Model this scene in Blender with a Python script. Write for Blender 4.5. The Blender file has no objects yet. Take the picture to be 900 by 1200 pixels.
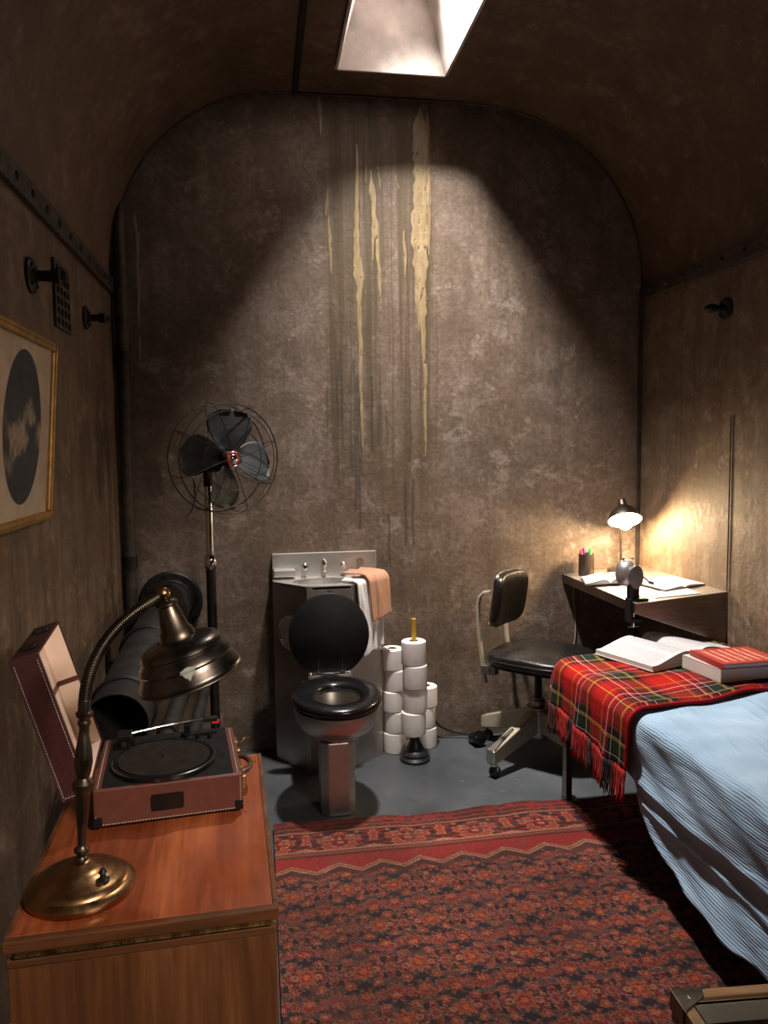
import bpy, bmesh, math, random
import numpy as np
from mathutils import Vector, Matrix
random.seed(7); rng = np.random.default_rng(11)
PI = math.pi
S = bpy.context.scene
COL = S.collection

# ------------------------------------------------------------------ camera
TH, PH, RO = math.radians(9.25), math.radians(4.75), math.radians(-0.7)
cam_d = bpy.data.cameras.new('camera'); cam = bpy.data.objects.new('camera', cam_d); COL.objects.link(cam)
cam_d.sensor_fit = 'HORIZONTAL'; cam_d.sensor_width = 36.0; cam_d.lens = 900.0 / 900.0 * 36.0
cam_d.clip_start = 0.02; cam_d.clip_end = 50
cam.matrix_world = Matrix.Translation((0, 0, 1.5)) @ Matrix.Rotation(-TH, 4, 'Z') @ Matrix.Rotation(PI/2-PH, 4, 'X') @ Matrix.Rotation(RO, 4, 'Z')
S.camera = cam

# ------------------------------------------------------------------ exposure, world, lights
S.view_settings.view_transform = 'Standard'; S.view_settings.look = 'None'
S.view_settings.gamma = 1.0; S.view_settings.use_curve_mapping = False
S.view_settings.exposure = 0.0
w = bpy.data.worlds.new('world'); S.world = w; w.use_nodes = True
w.node_tree.nodes['Background'].inputs[0].default_value = (0.9, 0.8, 0.7, 1)
w.node_tree.nodes['Background'].inputs[1].default_value = 0.004

SKY = (0.63, 3.12, 3.60)        # the bulb at the head of the light shaft
def light(name, kind, loc, power, col, rot=None, **kw):
    d = bpy.data.lights.new(name, kind); o = bpy.data.objects.new(name, d); COL.objects.link(o)
    o.location = loc; d.energy = power; d.color = col
    if rot: o.rotation_euler = rot
    for k, v in kw.items(): setattr(d, k, v)
    return o
light('shaft_light', 'AREA', (0.62, 3.12, 3.60), 50, (1.0, 0.92, 0.86), rot=(0, math.radians(-11), 0), shape='DISK', size=0.15, spread=math.radians(88))
# the visitors' gallery behind the camera: a soft ceiling lamp over the open end of the room
light('gallery_light', 'AREA', (1.35, -0.7, 2.45), 7.5, (1.0, 0.84, 0.70), rot=Vector((-1.6, 2.35, -1.75)).to_track_quat('-Z', 'Y').to_euler(), shape='RECTANGLE', size=0.8, size_y=0.25, spread=math.radians(52))

L, RW, D = -0.645, 1.985, 3.78      # left wall, right wall, back wall
Y0 = -1.4
FL, FR, AP = 0.213, 1.036, 3.175    # flat soffit and its height
SP = 2.29                           # springing of the vault

# ------------------------------------------------------------------ helpers
def rnoise(u, v, seed=0):
    """smooth value noise on arrays"""
    r = np.random.default_rng(seed); T = r.random((64, 64))
    iu = np.floor(u).astype(int); iv = np.floor(v).astype(int); fu = u-iu; fv = v-iv
    fu = fu*fu*(3-2*fu); fv = fv*fv*(3-2*fv)
    a = T[iu % 64, iv % 64]; b = T[(iu+1) % 64, iv % 64]; c = T[iu % 64, (iv+1) % 64]; d = T[(iu+1) % 64, (iv+1) % 64]
    return (a*(1-fu)+b*fu)*(1-fv)+(c*(1-fu)+d*fu)*fv

def finish(me, smooth):
    if smooth:
        me.polygons.foreach_set('use_smooth', [True]*len(me.polygons))
        if smooth != 'all': me.set_sharp_from_angle(angle=math.radians(40))
    me.update()

def link(name, me, parent=None, world=False):
    o = bpy.data.objects.new(name, me); COL.objects.link(o)
    if parent is not None:
        if world: me.transform(full(parent).inverted())
        o.parent = parent
    return o
def full(o):
    m = o.matrix_basis.copy()
    while o.parent: o = o.parent; m = o.matrix_basis @ m
    return m

class MB:
    def __init__(s): s.v = []; s.f = []
    def add(s, vs, fs):
        n = len(s.v); s.v += [tuple(v) for v in vs]; s.f += [tuple(i+n for i in f) for f in fs]; return s
    def box(s, x0, x1, y0, y1, z0, z1, M=None):
        vs = [Vector(p) for p in ((x0,y0,z0),(x1,y0,z0),(x1,y1,z0),(x0,y1,z0),(x0,y0,z1),(x1,y0,z1),(x1,y1,z1),(x0,y1,z1))]
        if M: vs = [M @ v for v in vs]
        return s.add(vs, [(0,3,2,1),(4,5,6,7),(0,1,5,4),(1,2,6,5),(2,3,7,6),(3,0,4,7)])
    def hexa(s, vs): return s.add(vs, [(0,3,2,1),(4,5,6,7),(0,1,5,4),(1,2,6,5),(2,3,7,6),(3,0,4,7)])
    def lathe(s, prof, n=32, M=None, sx=1, sy=1, a0=0, a1=2*PI):
        closed = abs(a1-a0-2*PI) < 1e-6; m = n if closed else n+1; vs = []; fs = []
        for r, z in prof:
            for k in range(m):
                a = a0+(a1-a0)*k/n; p = Vector((r*math.cos(a)*sx, r*math.sin(a)*sy, z)); vs.append(M @ p if M else p)
        for i in range(len(prof)-1):
            for k in range(n):
                k2 = (k+1) % m; fs.append((i*m+k, i*m+k2, (i+1)*m+k2, (i+1)*m+k))
        return s.add(vs, fs)
    def cyl(s, a, b, r0, r1=None, n=20, caps=True):
        a = Vector(a); b = Vector(b); r1 = r0 if r1 is None else r1; d = b-a; h = d.length
        M = Matrix.Translation(a) @ d.to_track_quat('Z', 'Y').to_matrix().to_4x4()
        pr = [(r0, 0), (r1, h)]
        if caps: pr = [(1e-5, 0)] + pr + [(1e-5, h)]
        return s.lathe(pr, n, M)
    def tube(s, pts, r, n=8, closed=False, caps=True):
        P = [Vector(p) for p in pts]; N = len(P); rr = r if isinstance(r, (list, tuple)) else [r]*N
        up = None; vs = []; fs = []
        for i, p in enumerate(P):
            if closed: t = (P[(i+1) % N]-P[i-1]).normalized()
            else: t = (P[min(i+1, N-1)]-P[max(i-1, 0)]).normalized()
            if up is None:
                up = Vector((0,0,1)) if abs(t.z) < 0.9 else Vector((1,0,0))
            up = (up-t*up.dot(t)).normalized(); q = t.cross(up)
            for k in range(n):
                a = 2*PI*k/n; vs.append(p+(up*math.cos(a)+q*math.sin(a))*rr[i])
        for i in range(N if closed else N-1):
            j = (i+1) % N
            for k in range(n): fs.append((i*n+k, i*n+(k+1) % n, j*n+(k+1) % n, j*n+k))
        if caps and not closed: fs += [tuple(range(n-1, -1, -1)), tuple((N-1)*n+k for k in range(n))]
        return s.add(vs, fs)
    def prism(s, poly, z0, z1, M=None, caps=True):
        n = len(poly); vs = [Vector((x, y, z0)) for x, y in poly]+[Vector((x, y, z1)) for x, y in poly]
        if M: vs = [M @ v for v in vs]
        fs = [(i, (i+1) % n, n+(i+1) % n, n+i) for i in range(n)]
        if caps: fs += [tuple(range(n-1, -1, -1)), tuple(range(n, 2*n))]
        return s.add(vs, fs)
    def sell(s, rx, ry, rz, e1=0.5, e2=0.5, M=None, nu=32, nv=16):
        f = lambda c, e: math.copysign(abs(c)**e, c)
        vs = []; fs = []
        for j in range(nv+1):
            b = -PI/2+PI*j/nv
            for i in range(nu):
                a = 2*PI*i/nu
                p = Vector((rx*f(math.cos(b), e1)*f(math.cos(a), e2), ry*f(math.cos(b), e1)*f(math.sin(a), e2), rz*f(math.sin(b), e1)))
                vs.append(M @ p if M else p)
        for j in range(nv):
            for i in range(nu): fs.append((j*nu+i, j*nu+(i+1) % nu, (j+1)*nu+(i+1) % nu, (j+1)*nu+i))
        return s.add(vs, fs)
    def build(s, name, m, parent=None, smooth=True, bevel=0, world=False, seg=2, merge=False):
        me = bpy.data.meshes.new(name); me.from_pydata(s.v, [], s.f)
        bm = bmesh.new(); bm.from_mesh(me)
        bmesh.ops.remove_doubles(bm, verts=bm.verts, dist=2e-5)
        bmesh.ops.recalc_face_normals(bm, faces=bm.faces); bm.to_mesh(me); bm.free()
        me.materials.append(m); finish(me, smooth)
        o = link(name, me, parent, world)
        if bevel:
            b = o.modifiers.new('bevel', 'BEVEL'); b.width = bevel; b.segments = seg; b.limit_method = 'ANGLE'; b.angle_limit = math.radians(35)
        return o

def grid(name, P, m, parent=None, uv=None, col=None, smooth='all', world=False, thick=0, closed=False):
    """P: (nv, nu, 3) array of points"""
    nv, nu, _ = P.shape; me = bpy.data.meshes.new(name)
    i = np.arange(nv-1)[:, None]; j = np.arange(nu if closed else nu-1)[None, :]; j2 = (j+1) % nu
    q = np.stack([i*nu+j, i*nu+j2, (i+1)*nu+j2, (i+1)*nu+j], -1).reshape(-1, 4)
    me.vertices.add(nv*nu); me.vertices.foreach_set('co', P.reshape(-1).astype(np.float32))
    n = len(q); me.loops.add(n*4); me.loops.foreach_set('vertex_index', q.reshape(-1).astype(np.int32))
    me.polygons.add(n); me.polygons.foreach_set('loop_start', (np.arange(n)*4).astype(np.int32))
    me.update(calc_edges=True); me.validate()
    if uv is not None:
        l = me.uv_layers.new(name='UVMap'); l.data.foreach_set('uv', uv.reshape(-1, 2)[q.reshape(-1)].astype(np.float32).reshape(-1))
    if col is not None:
        a = me.color_attributes.new('Col', 'FLOAT_COLOR', 'POINT')
        c = np.concatenate([col.reshape(-1, 3), np.ones((nv*nu, 1))], 1); a.data.foreach_set('color', c.astype(np.float32).reshape(-1))
    me.materials.append(m); finish(me, smooth)
    o = link(name, me, parent, world)
    if thick:
        k = o.modifiers.new('solid', 'SOLIDIFY'); k.thickness = thick; k.offset = 0
    return o

def tag(o, label=None, cat=None, group=None, kind=None):
    for k, v in (('label', label), ('category', cat), ('group', group), ('kind', kind)):
        if v: o[k] = v
    return o
def thing(name, label, cat, loc=(0,0,0), rot=(0,0,0), group=None, kind=None):
    o = bpy.data.objects.new(name, None); COL.objects.link(o); o.empty_display_size = 0.05
    o.location = loc; o.rotation_euler = rot; return tag(o, label, cat, group, kind)
def dup(root, loc, rot, label=None):
    r = root.copy(); COL.objects.link(r); r.location = loc; r.rotation_euler = rot
    if label: r['label'] = label
    for c in list(root.children):
        d = c.copy(); COL.objects.link(d); d.parent = r
        for g in list(c.children):
            h = g.copy(); COL.objects.link(h); h.parent = d
    return r
def ellipse(cx, cy, rx, ry, n=32): return [(cx+rx*math.cos(2*PI*k/n), cy+ry*math.sin(2*PI*k/n)) for k in range(n)]
def bez(p0, p1, p2, p3, n=16):
    p0, p1, p2, p3 = map(Vector, (p0, p1, p2, p3)); r = []
    for i in range(n+1):
        t = i/n; r.append(p0*(1-t)**3+p1*3*t*(1-t)**2+p2*3*t*t*(1-t)+p3*t**3)
    return r
def rrect(cx, cy, w, h, r, n=5):
    p = []
    for sx, sy, a in ((1,1,0),(-1,1,PI/2),(-1,-1,PI),(1,-1,1.5*PI)):
        for k in range(n+1):
            b = a+PI/2*k/n; p.append((cx+sx*(w/2-r)+r*math.cos(b), cy+sy*(h/2-r)+r*math.sin(b)))
    return p

# ------------------------------------------------------------------ materials
class NT:
    def __init__(s, name):
        s.m = bpy.data.materials.new(name); s.m.use_nodes = True; s.t = s.m.node_tree; s.n = s.t.nodes
        s.b = s.n['Principled BSDF']; s.co = None
    def new(s, t, **kw):
        x = s.n.new(t)
        for k, v in kw.items(): setattr(x, k, v)
        return x
    def lk(s, a, b): s.t.links.new(a, b)
    def coord(s, scale=(1,1,1), kind='Object', rot=(0,0,0)):
        tc = s.new('ShaderNodeTexCoord'); mp = s.new('ShaderNodeMapping'); mp.inputs['Scale'].default_value = scale; mp.inputs['Rotation'].default_value = rot
        s.lk(tc.outputs[kind], mp.inputs[0]); return mp.outputs[0]
    def noise(s, vec, scale, detail=4, rough=0.55, dist=0):
        x = s.new('ShaderNodeTexNoise'); x.inputs['Scale'].default_value = scale; x.inputs['Detail'].default_value = detail
        x.inputs['Roughness'].default_value = rough; x.inputs['Distortion'].default_value = dist
        s.lk(vec, x.inputs['Vector']); return x.outputs['Fac']
    def ramp(s, fac, stops, interp='LINEAR'):
        x = s.new('ShaderNodeValToRGB'); e = x.color_ramp.elements; x.color_ramp.interpolation = interp
        while len(e) < len(stops): e.new(0.5)
        for i, (p, c) in enumerate(stops):
            e[i].position = p; e[i].color = (c, c, c, 1) if isinstance(c, (int, float)) else (*c, 1)
        if fac is not None: s.lk(fac, x.inputs[0])
        return x.outputs[0]
    def mix(s, fac, a, b, mode='MIX'):
        x = s.new('ShaderNodeMix', data_type='RGBA', blend_type=mode)
        for inp, v in ((x.inputs[0], fac), (x.inputs[6], a), (x.inputs[7], b)):
            if isinstance(v, (int, float)): inp.default_value = v
            elif isinstance(v, tuple): inp.default_value = (*v, 1)
            else: s.lk(v, inp)
        return x.outputs[2]
    def math(s, op, a, b=0.0, c=None):
        x = s.new('ShaderNodeMath', operation=op)
        for i, v in enumerate((a, b, c)):
            if v is None: continue
            if isinstance(v, (int, float)): x.inputs[i].default_value = v
            else: s.lk(v, x.inputs[i])
        return x.outputs[0]
    def bump(s, h, strength=0.3, dist=0.01, prev=None):
        x = s.new('ShaderNodeBump'); x.inputs['Strength'].default_value = strength; x.inputs['Distance'].default_value = dist
        s.lk(h, x.inputs['Height'])
        if prev: s.lk(prev, x.inputs['Normal'])
        s.lk(x.outputs[0], s.b.inputs['Normal']); return x.outputs[0]
    def set(s, **kw):
        for k, v in kw.items():
            i = s.b.inputs[k.replace('_', ' ')]
            if hasattr(v, 'default_value') or hasattr(v, 'links'): s.lk(v, i)
            elif isinstance(v, tuple): i.default_value = (*v, 1) if len(v) == 3 else v
            else: i.default_value = v
        return s

def simple(name, col, rough=0.5, metal=0.0, var=0.25, scale=12, bump=0.05, brough=0.1, **kw):
    t = NT(name); c = t.coord(); n = t.noise(c, scale, 5)
    lo = tuple(x*(1-var) for x in col); hi = tuple(min(1, x*(1+var)) for x in col)
    t.set(Base_Color=t.ramp(n, [(0.3, lo), (0.7, hi)]), Metallic=metal)
    n2 = t.noise(c, scale*3, 4)
    t.set(Roughness=t.ramp(n2, [(0.3, max(0, rough-brough)), (0.7, min(1, rough+brough))]))
    if bump: t.bump(t.noise(c, scale*12, 3), bump, 0.002)
    if kw: t.set(**kw)
    return t.m

def plaster(name, attr=False, streak=0.5, tint=(1, 1, 1), base=1.0, runs=0.0):
    t = NT(name); c = t.coord()
    big = t.noise(c, 1.1, 6, 0.6, 0.4); mid = t.noise(c, 5.5, 9, 0.72, 0.6); fine = t.noise(c, 45, 6, 0.7)
    k = base
    A = t.ramp(big, [(0.30, (0.060*k, 0.045*k, 0.032*k)), (0.48, (0.150*k, 0.112*k, 0.082*k)), (0.62, (0.215*k, 0.160*k, 0.118*k)), (0.75, (0.13*k, 0.092*k, 0.055*k))])
    B = t.ramp(mid, [(0.34, (0.095*k, 0.070*k, 0.046*k)), (0.50, (0.19*k, 0.147*k, 0.112*k)), (0.58, (0.31*k, 0.255*k, 0.215*k)), (0.66, (0.17*k, 0.145*k, 0.12*k))])
    x = t.mix(0.55, A, B)
    sm = t.noise(t.coord((9, 9, 0.45)), 1.6, 6, 0.62)          # vertical runs of dirt
    x = t.mix(t.ramp(sm, [(0.46, 0.0), (0.66, streak)]), x, (0.055*k, 0.042*k, 0.030*k))
    x = t.mix(t.ramp(t.noise(t.coord((1.4, 1.4, 0.9)), 1.3, 3), [(0.45, 0.0), (0.7, 0.55)]), x, (0.15*k, 0.098*k, 0.055*k))   # rusty ochre bloom
    pale = t.noise(c, 7, 9, 0.78, 0.3)
    x = t.mix(t.ramp(pale, [(0.56, 0.0), (0.60, 0.6), (0.66, 0.75)]), x, (0.33*k, 0.275*k, 0.23*k))
    if runs: x = t.mix(t.math('MULTIPLY', t.ramp(t.noise(t.coord((16, 16, 0.5)), 1.0, 6, 0.6), [(0.60, 0.0), (0.66, runs)]), t.ramp(t.noise(t.coord((2, 2, 1)), 1.2, 3), [(0.45, 0.0), (0.55, 1.0)])), x, (0.34*k, 0.27*k, 0.19*k))
    x = t.mix(t.ramp(fine, [(0.35, 0.5), (0.6, 0.0)]), x, (0.05*k, 0.04*k, 0.03*k))
    h = t.math('ADD', t.math('MULTIPLY', mid, 0.7), t.math('MULTIPLY', fine, 0.35))
    h = t.math('ADD', h, t.math('MULTIPLY', t.noise(c, 2.2, 5), 0.6))
    rough = 0.62
    if attr:
        a = t.new('ShaderNodeVertexColor', layer_name='Col'); sp = t.new('ShaderNodeSeparateColor'); t.lk(a.outputs[0], sp.inputs[0])
        Rr, G, Bb = sp.outputs
        stain = t.ramp(t.noise(t.coord((40, 40, 0.8)), 1.0, 4, 0.6), [(0.38, 0.0), (0.56, 1.0)])
        x = t.mix(t.math('MULTIPLY', G, t.math('MULTIPLY_ADD', stain, 0.85, 0.22)), x, (0.075, 0.052, 0.022))
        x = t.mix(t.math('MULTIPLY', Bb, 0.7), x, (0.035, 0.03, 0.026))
        cr = t.ramp(t.noise(t.coord((30, 30, 6)), 1.5, 5, 0.6), [(0.3, (0.22, 0.165, 0.085)), (0.65, (0.37, 0.295, 0.175))])
        x = t.mix(t.ramp(Rr, [(0.35, 0.0), (0.6, 0.95)]), x, cr)
        h = t.math('ADD', h, t.math('MULTIPLY', Rr, 0.5))
        t.set(Roughness=t.ramp(Rr, [(0.3, 0.62), (0.7, 0.33)]))
    else: t.set(Roughness=t.ramp(fine, [(0.3, 0.5), (0.7, 0.75)]))
    x = t.mix(1.0, x, tint, 'MULTIPLY')
    t.set(Base_Color=x); t.bump(h, 0.30, 0.02); return t.m

def wood(name, axis, cols, scale=1.0, rough=0.35, coat=0.0):
    t = NT(name); sc = [14*scale]*3; sc[axis] = 0.9*scale
    c = t.coord(tuple(sc)); n = t.noise(c, 1.0, 7, 0.6, 0.6); n2 = t.noise(t.coord(tuple(x*6 for x in sc)), 1.0, 3)
    sw = [2.2*scale]*3; sw[axis] = 0.35*scale
    big = t.noise(t.coord(tuple(sw)), 1.4, 3, 0.5, 1.0)
    x = t.ramp(n, [(0.30, cols[0]), (0.5, cols[1]), (0.68, cols[2])])
    x = t.mix(t.ramp(big, [(0.4, 0.0), (0.65, 0.6)]), x, cols[0])
    x = t.mix(t.ramp(n2, [(0.35, 0.35), (0.6, 0.0)]), x, tuple(v*0.4 for v in cols[0]))
    t.set(Base_Color=x, Roughness=t.ramp(t.noise(t.coord(), 9, 5), [(0.3, rough-0.08), (0.7, rough+0.16)]), Coat_Weight=coat, Coat_Roughness=0.25)
    t.bump(n2, 0.08, 0.002); return t.m

def steel(name, col=(0.55, 0.54, 0.52), rough=0.32, axis=0):
    t = NT(name); sc = [420, 420, 420]; sc[axis] = 5
    n = t.noise(t.coord(tuple(sc)), 1.0, 3); d = t.noise(t.coord(), 4, 5)
    t.set(Base_Color=t.ramp(d, [(0.3, tuple(v*0.75 for v in col)), (0.65, col)]), Metallic=1.0, Roughness=t.ramp(n, [(0.3, rough-0.07), (0.7, rough+0.08)]))
    t.bump(n, 0.02, 0.0005); return t.m

def glow(name, col, s):
    t = NT(name); t.set(Base_Color=(0, 0, 0), Emission_Color=col, Emission_Strength=s); return t.m

M = {}
M['back'] = plaster('plaster_back', attr=True, streak=0.35, tint=(1.05, 1.0, 0.97))
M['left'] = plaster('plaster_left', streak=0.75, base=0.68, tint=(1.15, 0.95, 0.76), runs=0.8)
M['right'] = plaster('plaster_right', streak=0.6, base=0.95, tint=(1.08, 0.96, 0.80), runs=0.3)
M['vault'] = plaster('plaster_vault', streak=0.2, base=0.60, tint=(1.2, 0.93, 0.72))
M['shaft'] = simple('shaft_whitewash', (0.48, 0.43, 0.40), 0.7, 0, 0.3, 9, 0.4)
M['iron'] = simple('black_iron', (0.022, 0.020, 0.018), 0.5, 0.6, 0.4, 25, 0.15)
M['rust'] = simple('rusty_strip', (0.045, 0.034, 0.026), 0.6, 0.3, 0.5, 18, 0.3)
M['duct'] = simple('sheet_duct', (0.022, 0.020, 0.018), 0.6, 0.5, 0.5, 8, 0.15)
M['steel'] = steel('brushed_steel', (0.66, 0.64, 0.61), 0.48)
M['steel_z'] = steel('brushed_steel_upright', (0.60, 0.56, 0.52), 0.42, 2)
M['desk_steel'] = steel('desk_steel', (0.62, 0.58, 0.54), 0.46, 1)
M['leg_steel'] = steel('leg_steel', (0.38, 0.37, 0.35), 0.38, 2)
M['chrome'] = simple('chrome', (0.75, 0.74, 0.72), 0.12, 1.0, 0.08, 10, 0, 0.05)
M['blackgloss'] = simple('black_gloss_plastic', (0.006, 0.006, 0.007), 0.24, 0, 0.2, 10, 0, 0.05)
M['blackmatt'] = simple('black_matt_plastic', (0.008, 0.008, 0.008), 0.5, 0, 0.2, 20, 0.05, 0.1, Specular_IOR_Level=0.2)
M['rubber'] = simple('black_rubber', (0.012, 0.012, 0.013), 0.38, 0, 0.3, 20, 0.03)
M['vinyl'] = simple('black_vinyl', (0.010, 0.009, 0.008), 0.33, 0, 0.3, 30, 0.03)
M['cream'] = simple('cream_enamel', (0.40, 0.37, 0.27), 0.38, 0, 0.12, 9, 0.04)
M['paper'] = simple('tissue_paper', (0.90, 0.86, 0.82), 0.9, 0, 0.04, 30, 0.3)
M['card'] = simple('card_core', (0.30, 0.22, 0.15), 0.9, 0, 0.1, 20, 0.1)
M['yellow'] = simple('varnished_yellow_wood', (0.55, 0.34, 0.03), 0.4, 0, 0.15, 30, 0.05)
M['brass_dark'] = simple('aged_brass', (0.150, 0.124, 0.094), 0.36, 1.0, 0.3, 10, 0.04, 0.08)
M['brass_shade'] = simple('tarnished_shade_metal', (0.165, 0.143, 0.126), 0.29, 1.0, 0.25, 8, 0.03, 0.07)
M['brass_base'] = simple('copper_brass', (0.36, 0.205, 0.095), 0.32, 1.0, 0.35, 14, 0.04, 0.08)
M['brass'] = simple('bright_brass', (0.60, 0.42, 0.18), 0.28, 1.0, 0.2, 12, 0.03)
M['leather'] = simple('burgundy_leatherette', (0.120, 0.036, 0.024), 0.45, 0, 0.12, 40, 0.25)
M['leather_dark'] = simple('dark_leatherette', (0.055, 0.016, 0.016), 0.45, 0, 0.12, 40, 0.25)
M['lining'] = simple('cream_lining', (0.92, 0.73, 0.59), 0.7, 0, 0.06, 12, 0.1)
M['stitch'] = simple('white_thread', (0.6, 0.55, 0.5), 0.8, 0, 0.1, 10, 0)
M['redplastic'] = simple('red_plastic', (0.6, 0.03, 0.02), 0.35, 0, 0.1, 10, 0)
M['worn'] = simple('greenish_bare_metal', (0.34, 0.37, 0.31), 0.7, 0.1, 0.15, 60, 0.1)
M['top_wood'] = wood('orange_veneer_top', 1, ((0.20, 0.044, 0.014), (0.38, 0.092, 0.030), (0.52, 0.150, 0.050)), 1.0, 0.30, 0.3)
M['front_wood'] = wood('walnut_front', 2, ((0.075, 0.027, 0.011), (0.18, 0.068, 0.025), (0.27, 0.110, 0.040)), 0.9, 0.36, 0.1)
M['edge_wood'] = wood('walnut_edge', 0, ((0.08, 0.030, 0.013), (0.17, 0.065, 0.026), (0.24, 0.10, 0.042)), 1.0, 0.32, 0.1)
M['case_wood'] = wood('tan_case_wood', 0, ((0.16, 0.085, 0.035), (0.30, 0.17, 0.075), (0.42, 0.26, 0.13)), 1.3, 0.4)
M['gold'] = simple('old_gold_frame', (0.36, 0.21, 0.07), 0.42, 0.7, 0.35, 25, 0.15)
M['fanblade'] = simple('grey_green_blade', (0.026, 0.031, 0.032), 0.55, 0.1, 0.2, 8, 0.04)
M['mattress'] = simple('ticking', (0.5, 0.48, 0.44), 0.9, 0, 0.1, 30, 0.2)
M['towel_white'] = simple('white_terry', (0.88, 0.86, 0.84), 0.95, 0, 0.05, 60, 0.9)
M['towel_beige'] = simple('salmon_beige_terry', (0.50, 0.265, 0.165), 0.95, 0, 0.08, 60, 0.9)
M['cork_cup'] = simple('dark_brown_cup', (0.040, 0.022, 0.018), 0.45, 0, 0.2, 20, 0.05)
M['page_edge'] = simple('page_edges', (0.55, 0.51, 0.47), 0.85, 0, 0.05, 60, 0.2)
M['redcover'] = simple('red_cover', (0.36, 0.030, 0.022), 0.35, 0, 0.12, 15, 0.05)
M['whitecover'] = simple('pale_cover', (0.66, 0.60, 0.54), 0.5, 0, 0.06, 15, 0.05)
M['bulb'] = glow('hot_bulb', (1.0, 0.72, 0.42), 480)
M['shaftbulb'] = glow('shaft_bulb', (1.0, 0.93, 0.86), 12)
M['lampwhite'] = simple('white_reflector', (0.88, 0.84, 0.78), 0.4, 0, 0.03, 10, 0)
M['velvet'] = simple('dark_velvet', (0.020, 0.016, 0.012), 0.9, 0, 0.2, 40, 0.2, 0.1, Specular_IOR_Level=0.1)

def floor_mat():
    t = NT('grey_painted_concrete'); c = t.coord(); a = t.noise(c, 2.2, 7, 0.6); b = t.noise(c, 22, 6, 0.7)
    x = t.ramp(a, [(0.3, (0.038, 0.043, 0.049)), (0.6, (0.068, 0.076, 0.084)), (0.75, (0.095, 0.098, 0.100))])
    x = t.mix(t.ramp(b, [(0.63, 0.0), (0.72, 0.6)]), x, (0.26, 0.25, 0.23))
    x = t.mix(t.ramp(b, [(0.30, 0.5), (0.42, 0.0)]), x, (0.035, 0.035, 0.035))
    t.set(Base_Color=x, Roughness=t.ramp(a, [(0.3, 0.36), (0.7, 0.6)])); t.bump(b, 0.25, 0.004); return t.m
M['floor'] = floor_mat()

def vcol_mat(name, rough=0.95, bscale=260, bstr=0.6, sheen=0.0):
    t = NT(name); a = t.new('ShaderNodeVertexColor', layer_name='Col'); n = t.noise(t.coord(), bscale, 3)
    t.set(Base_Color=t.mix(t.ramp(n, [(0.3, 0.45), (0.6, 0.0)]), a.outputs[0], (0.02, 0.008, 0.006)), Roughness=rough, Sheen_Weight=sheen)
    t.b.inputs['Specular IOR Level'].default_value = 0.2
    t.bump(n, bstr, 0.004); return t.m

def tartan_mat():
    t = NT('red_tartan_wool'); tc = t.new('ShaderNodeTexCoord'); sp = t.new('ShaderNodeSeparateXYZ'); t.lk(tc.outputs['UV'], sp.inputs[0])
    red = (0.42, 0.016, 0.012); navy = (0.008, 0.010, 0.022); green = (0.010, 0.030, 0.018); yel = (0.62, 0.40, 0.06); whi = (0.62, 0.55, 0.48); mar = (0.12, 0.012, 0.010)
    sett = [(0, red), (.20, navy), (.215, red), (.24, mar), (.27, navy), (.355, yel), (.370, navy), (.385, yel), (.397, navy), (.42, green), (.55, navy), (.585, whi), (.597, navy), (.645, mar), (.69, red), (.72, whi), (.735, red), (.76, navy), (.79, red), (.81, navy), (.835, red), (.90, yel), (.914, red)]
    def ax(o, per, off):
        f = t.math('FRACT', t.math('MULTIPLY_ADD', o, 1/per, off)); return t.ramp(f, sett, 'CONSTANT')
    A = ax(sp.outputs[0], 0.27, 0.15); B = ax(sp.outputs[1], 0.27, 0.56)
    tw = t.math('GREATER_THAN', t.math('FRACT', t.math('MULTIPLY', t.math('ADD', sp.outputs[0], sp.outputs[1]), 260)), 0.5)
    n = t.noise(t.coord((1, 1, 1), 'UV'), 300, 3); n2 = t.noise(t.coord((1, 1, 1), 'UV'), 12, 3)
    x = t.mix(t.math('MULTIPLY_ADD', tw, 0.3, 0.35), A, B)
    x = t.mix(t.ramp(n, [(0.3, 0.4), (0.6, 0.0)]), x, (0.05, 0.006, 0.005))
    t.set(Base_Color=x, Roughness=0.95); t.b.inputs['Specular IOR Level'].default_value = 0.05
    t.bump(n, 0.5, 0.003); return t.m
M['tartan'] = tartan_mat()

def coverlet_mat():
    t = NT('blue_ribbed_cotton'); tc = t.new('ShaderNodeTexCoord'); sp = t.new('ShaderNodeSeparateXYZ'); t.lk(tc.outputs['UV'], sp.inputs[0])
    wob = t.math('MULTIPLY', t.noise(t.coord((4, 4, 4), 'UV'), 1.5, 3), 0.012)
    r = t.math('ABSOLUTE', t.math('SINE', t.math('MULTIPLY', t.math('ADD', sp.outputs[0], wob), 380)))
    n = t.noise(t.coord((25, 70, 1), 'UV'), 4, 4, 0.7)
    x = t.ramp(t.noise(t.coord((2, 2, 2), 'UV'), 2, 4), [(0.3, (0.31, 0.46, 0.62)), (0.7, (0.40, 0.55, 0.70))])
    x = t.mix(t.ramp(r, [(0.0, 0.28), (0.35, 0.0)]), x, (0.10, 0.19, 0.31))
    t.set(Base_Color=x, Roughness=0.9); t.b.inputs['Specular IOR Level'].default_value = 0.2
    b1 = t.bump(t.noise(t.coord((7, 1.2, 1), 'UV'), 2.5, 4, 0.5, 0.8), 0.5, 0.03)
    t.bump(t.math('ADD', r, t.math('MULTIPLY', n, 0.8)), 0.5, 0.0022, b1); return t.m
M['coverlet'] = coverlet_mat()

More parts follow.
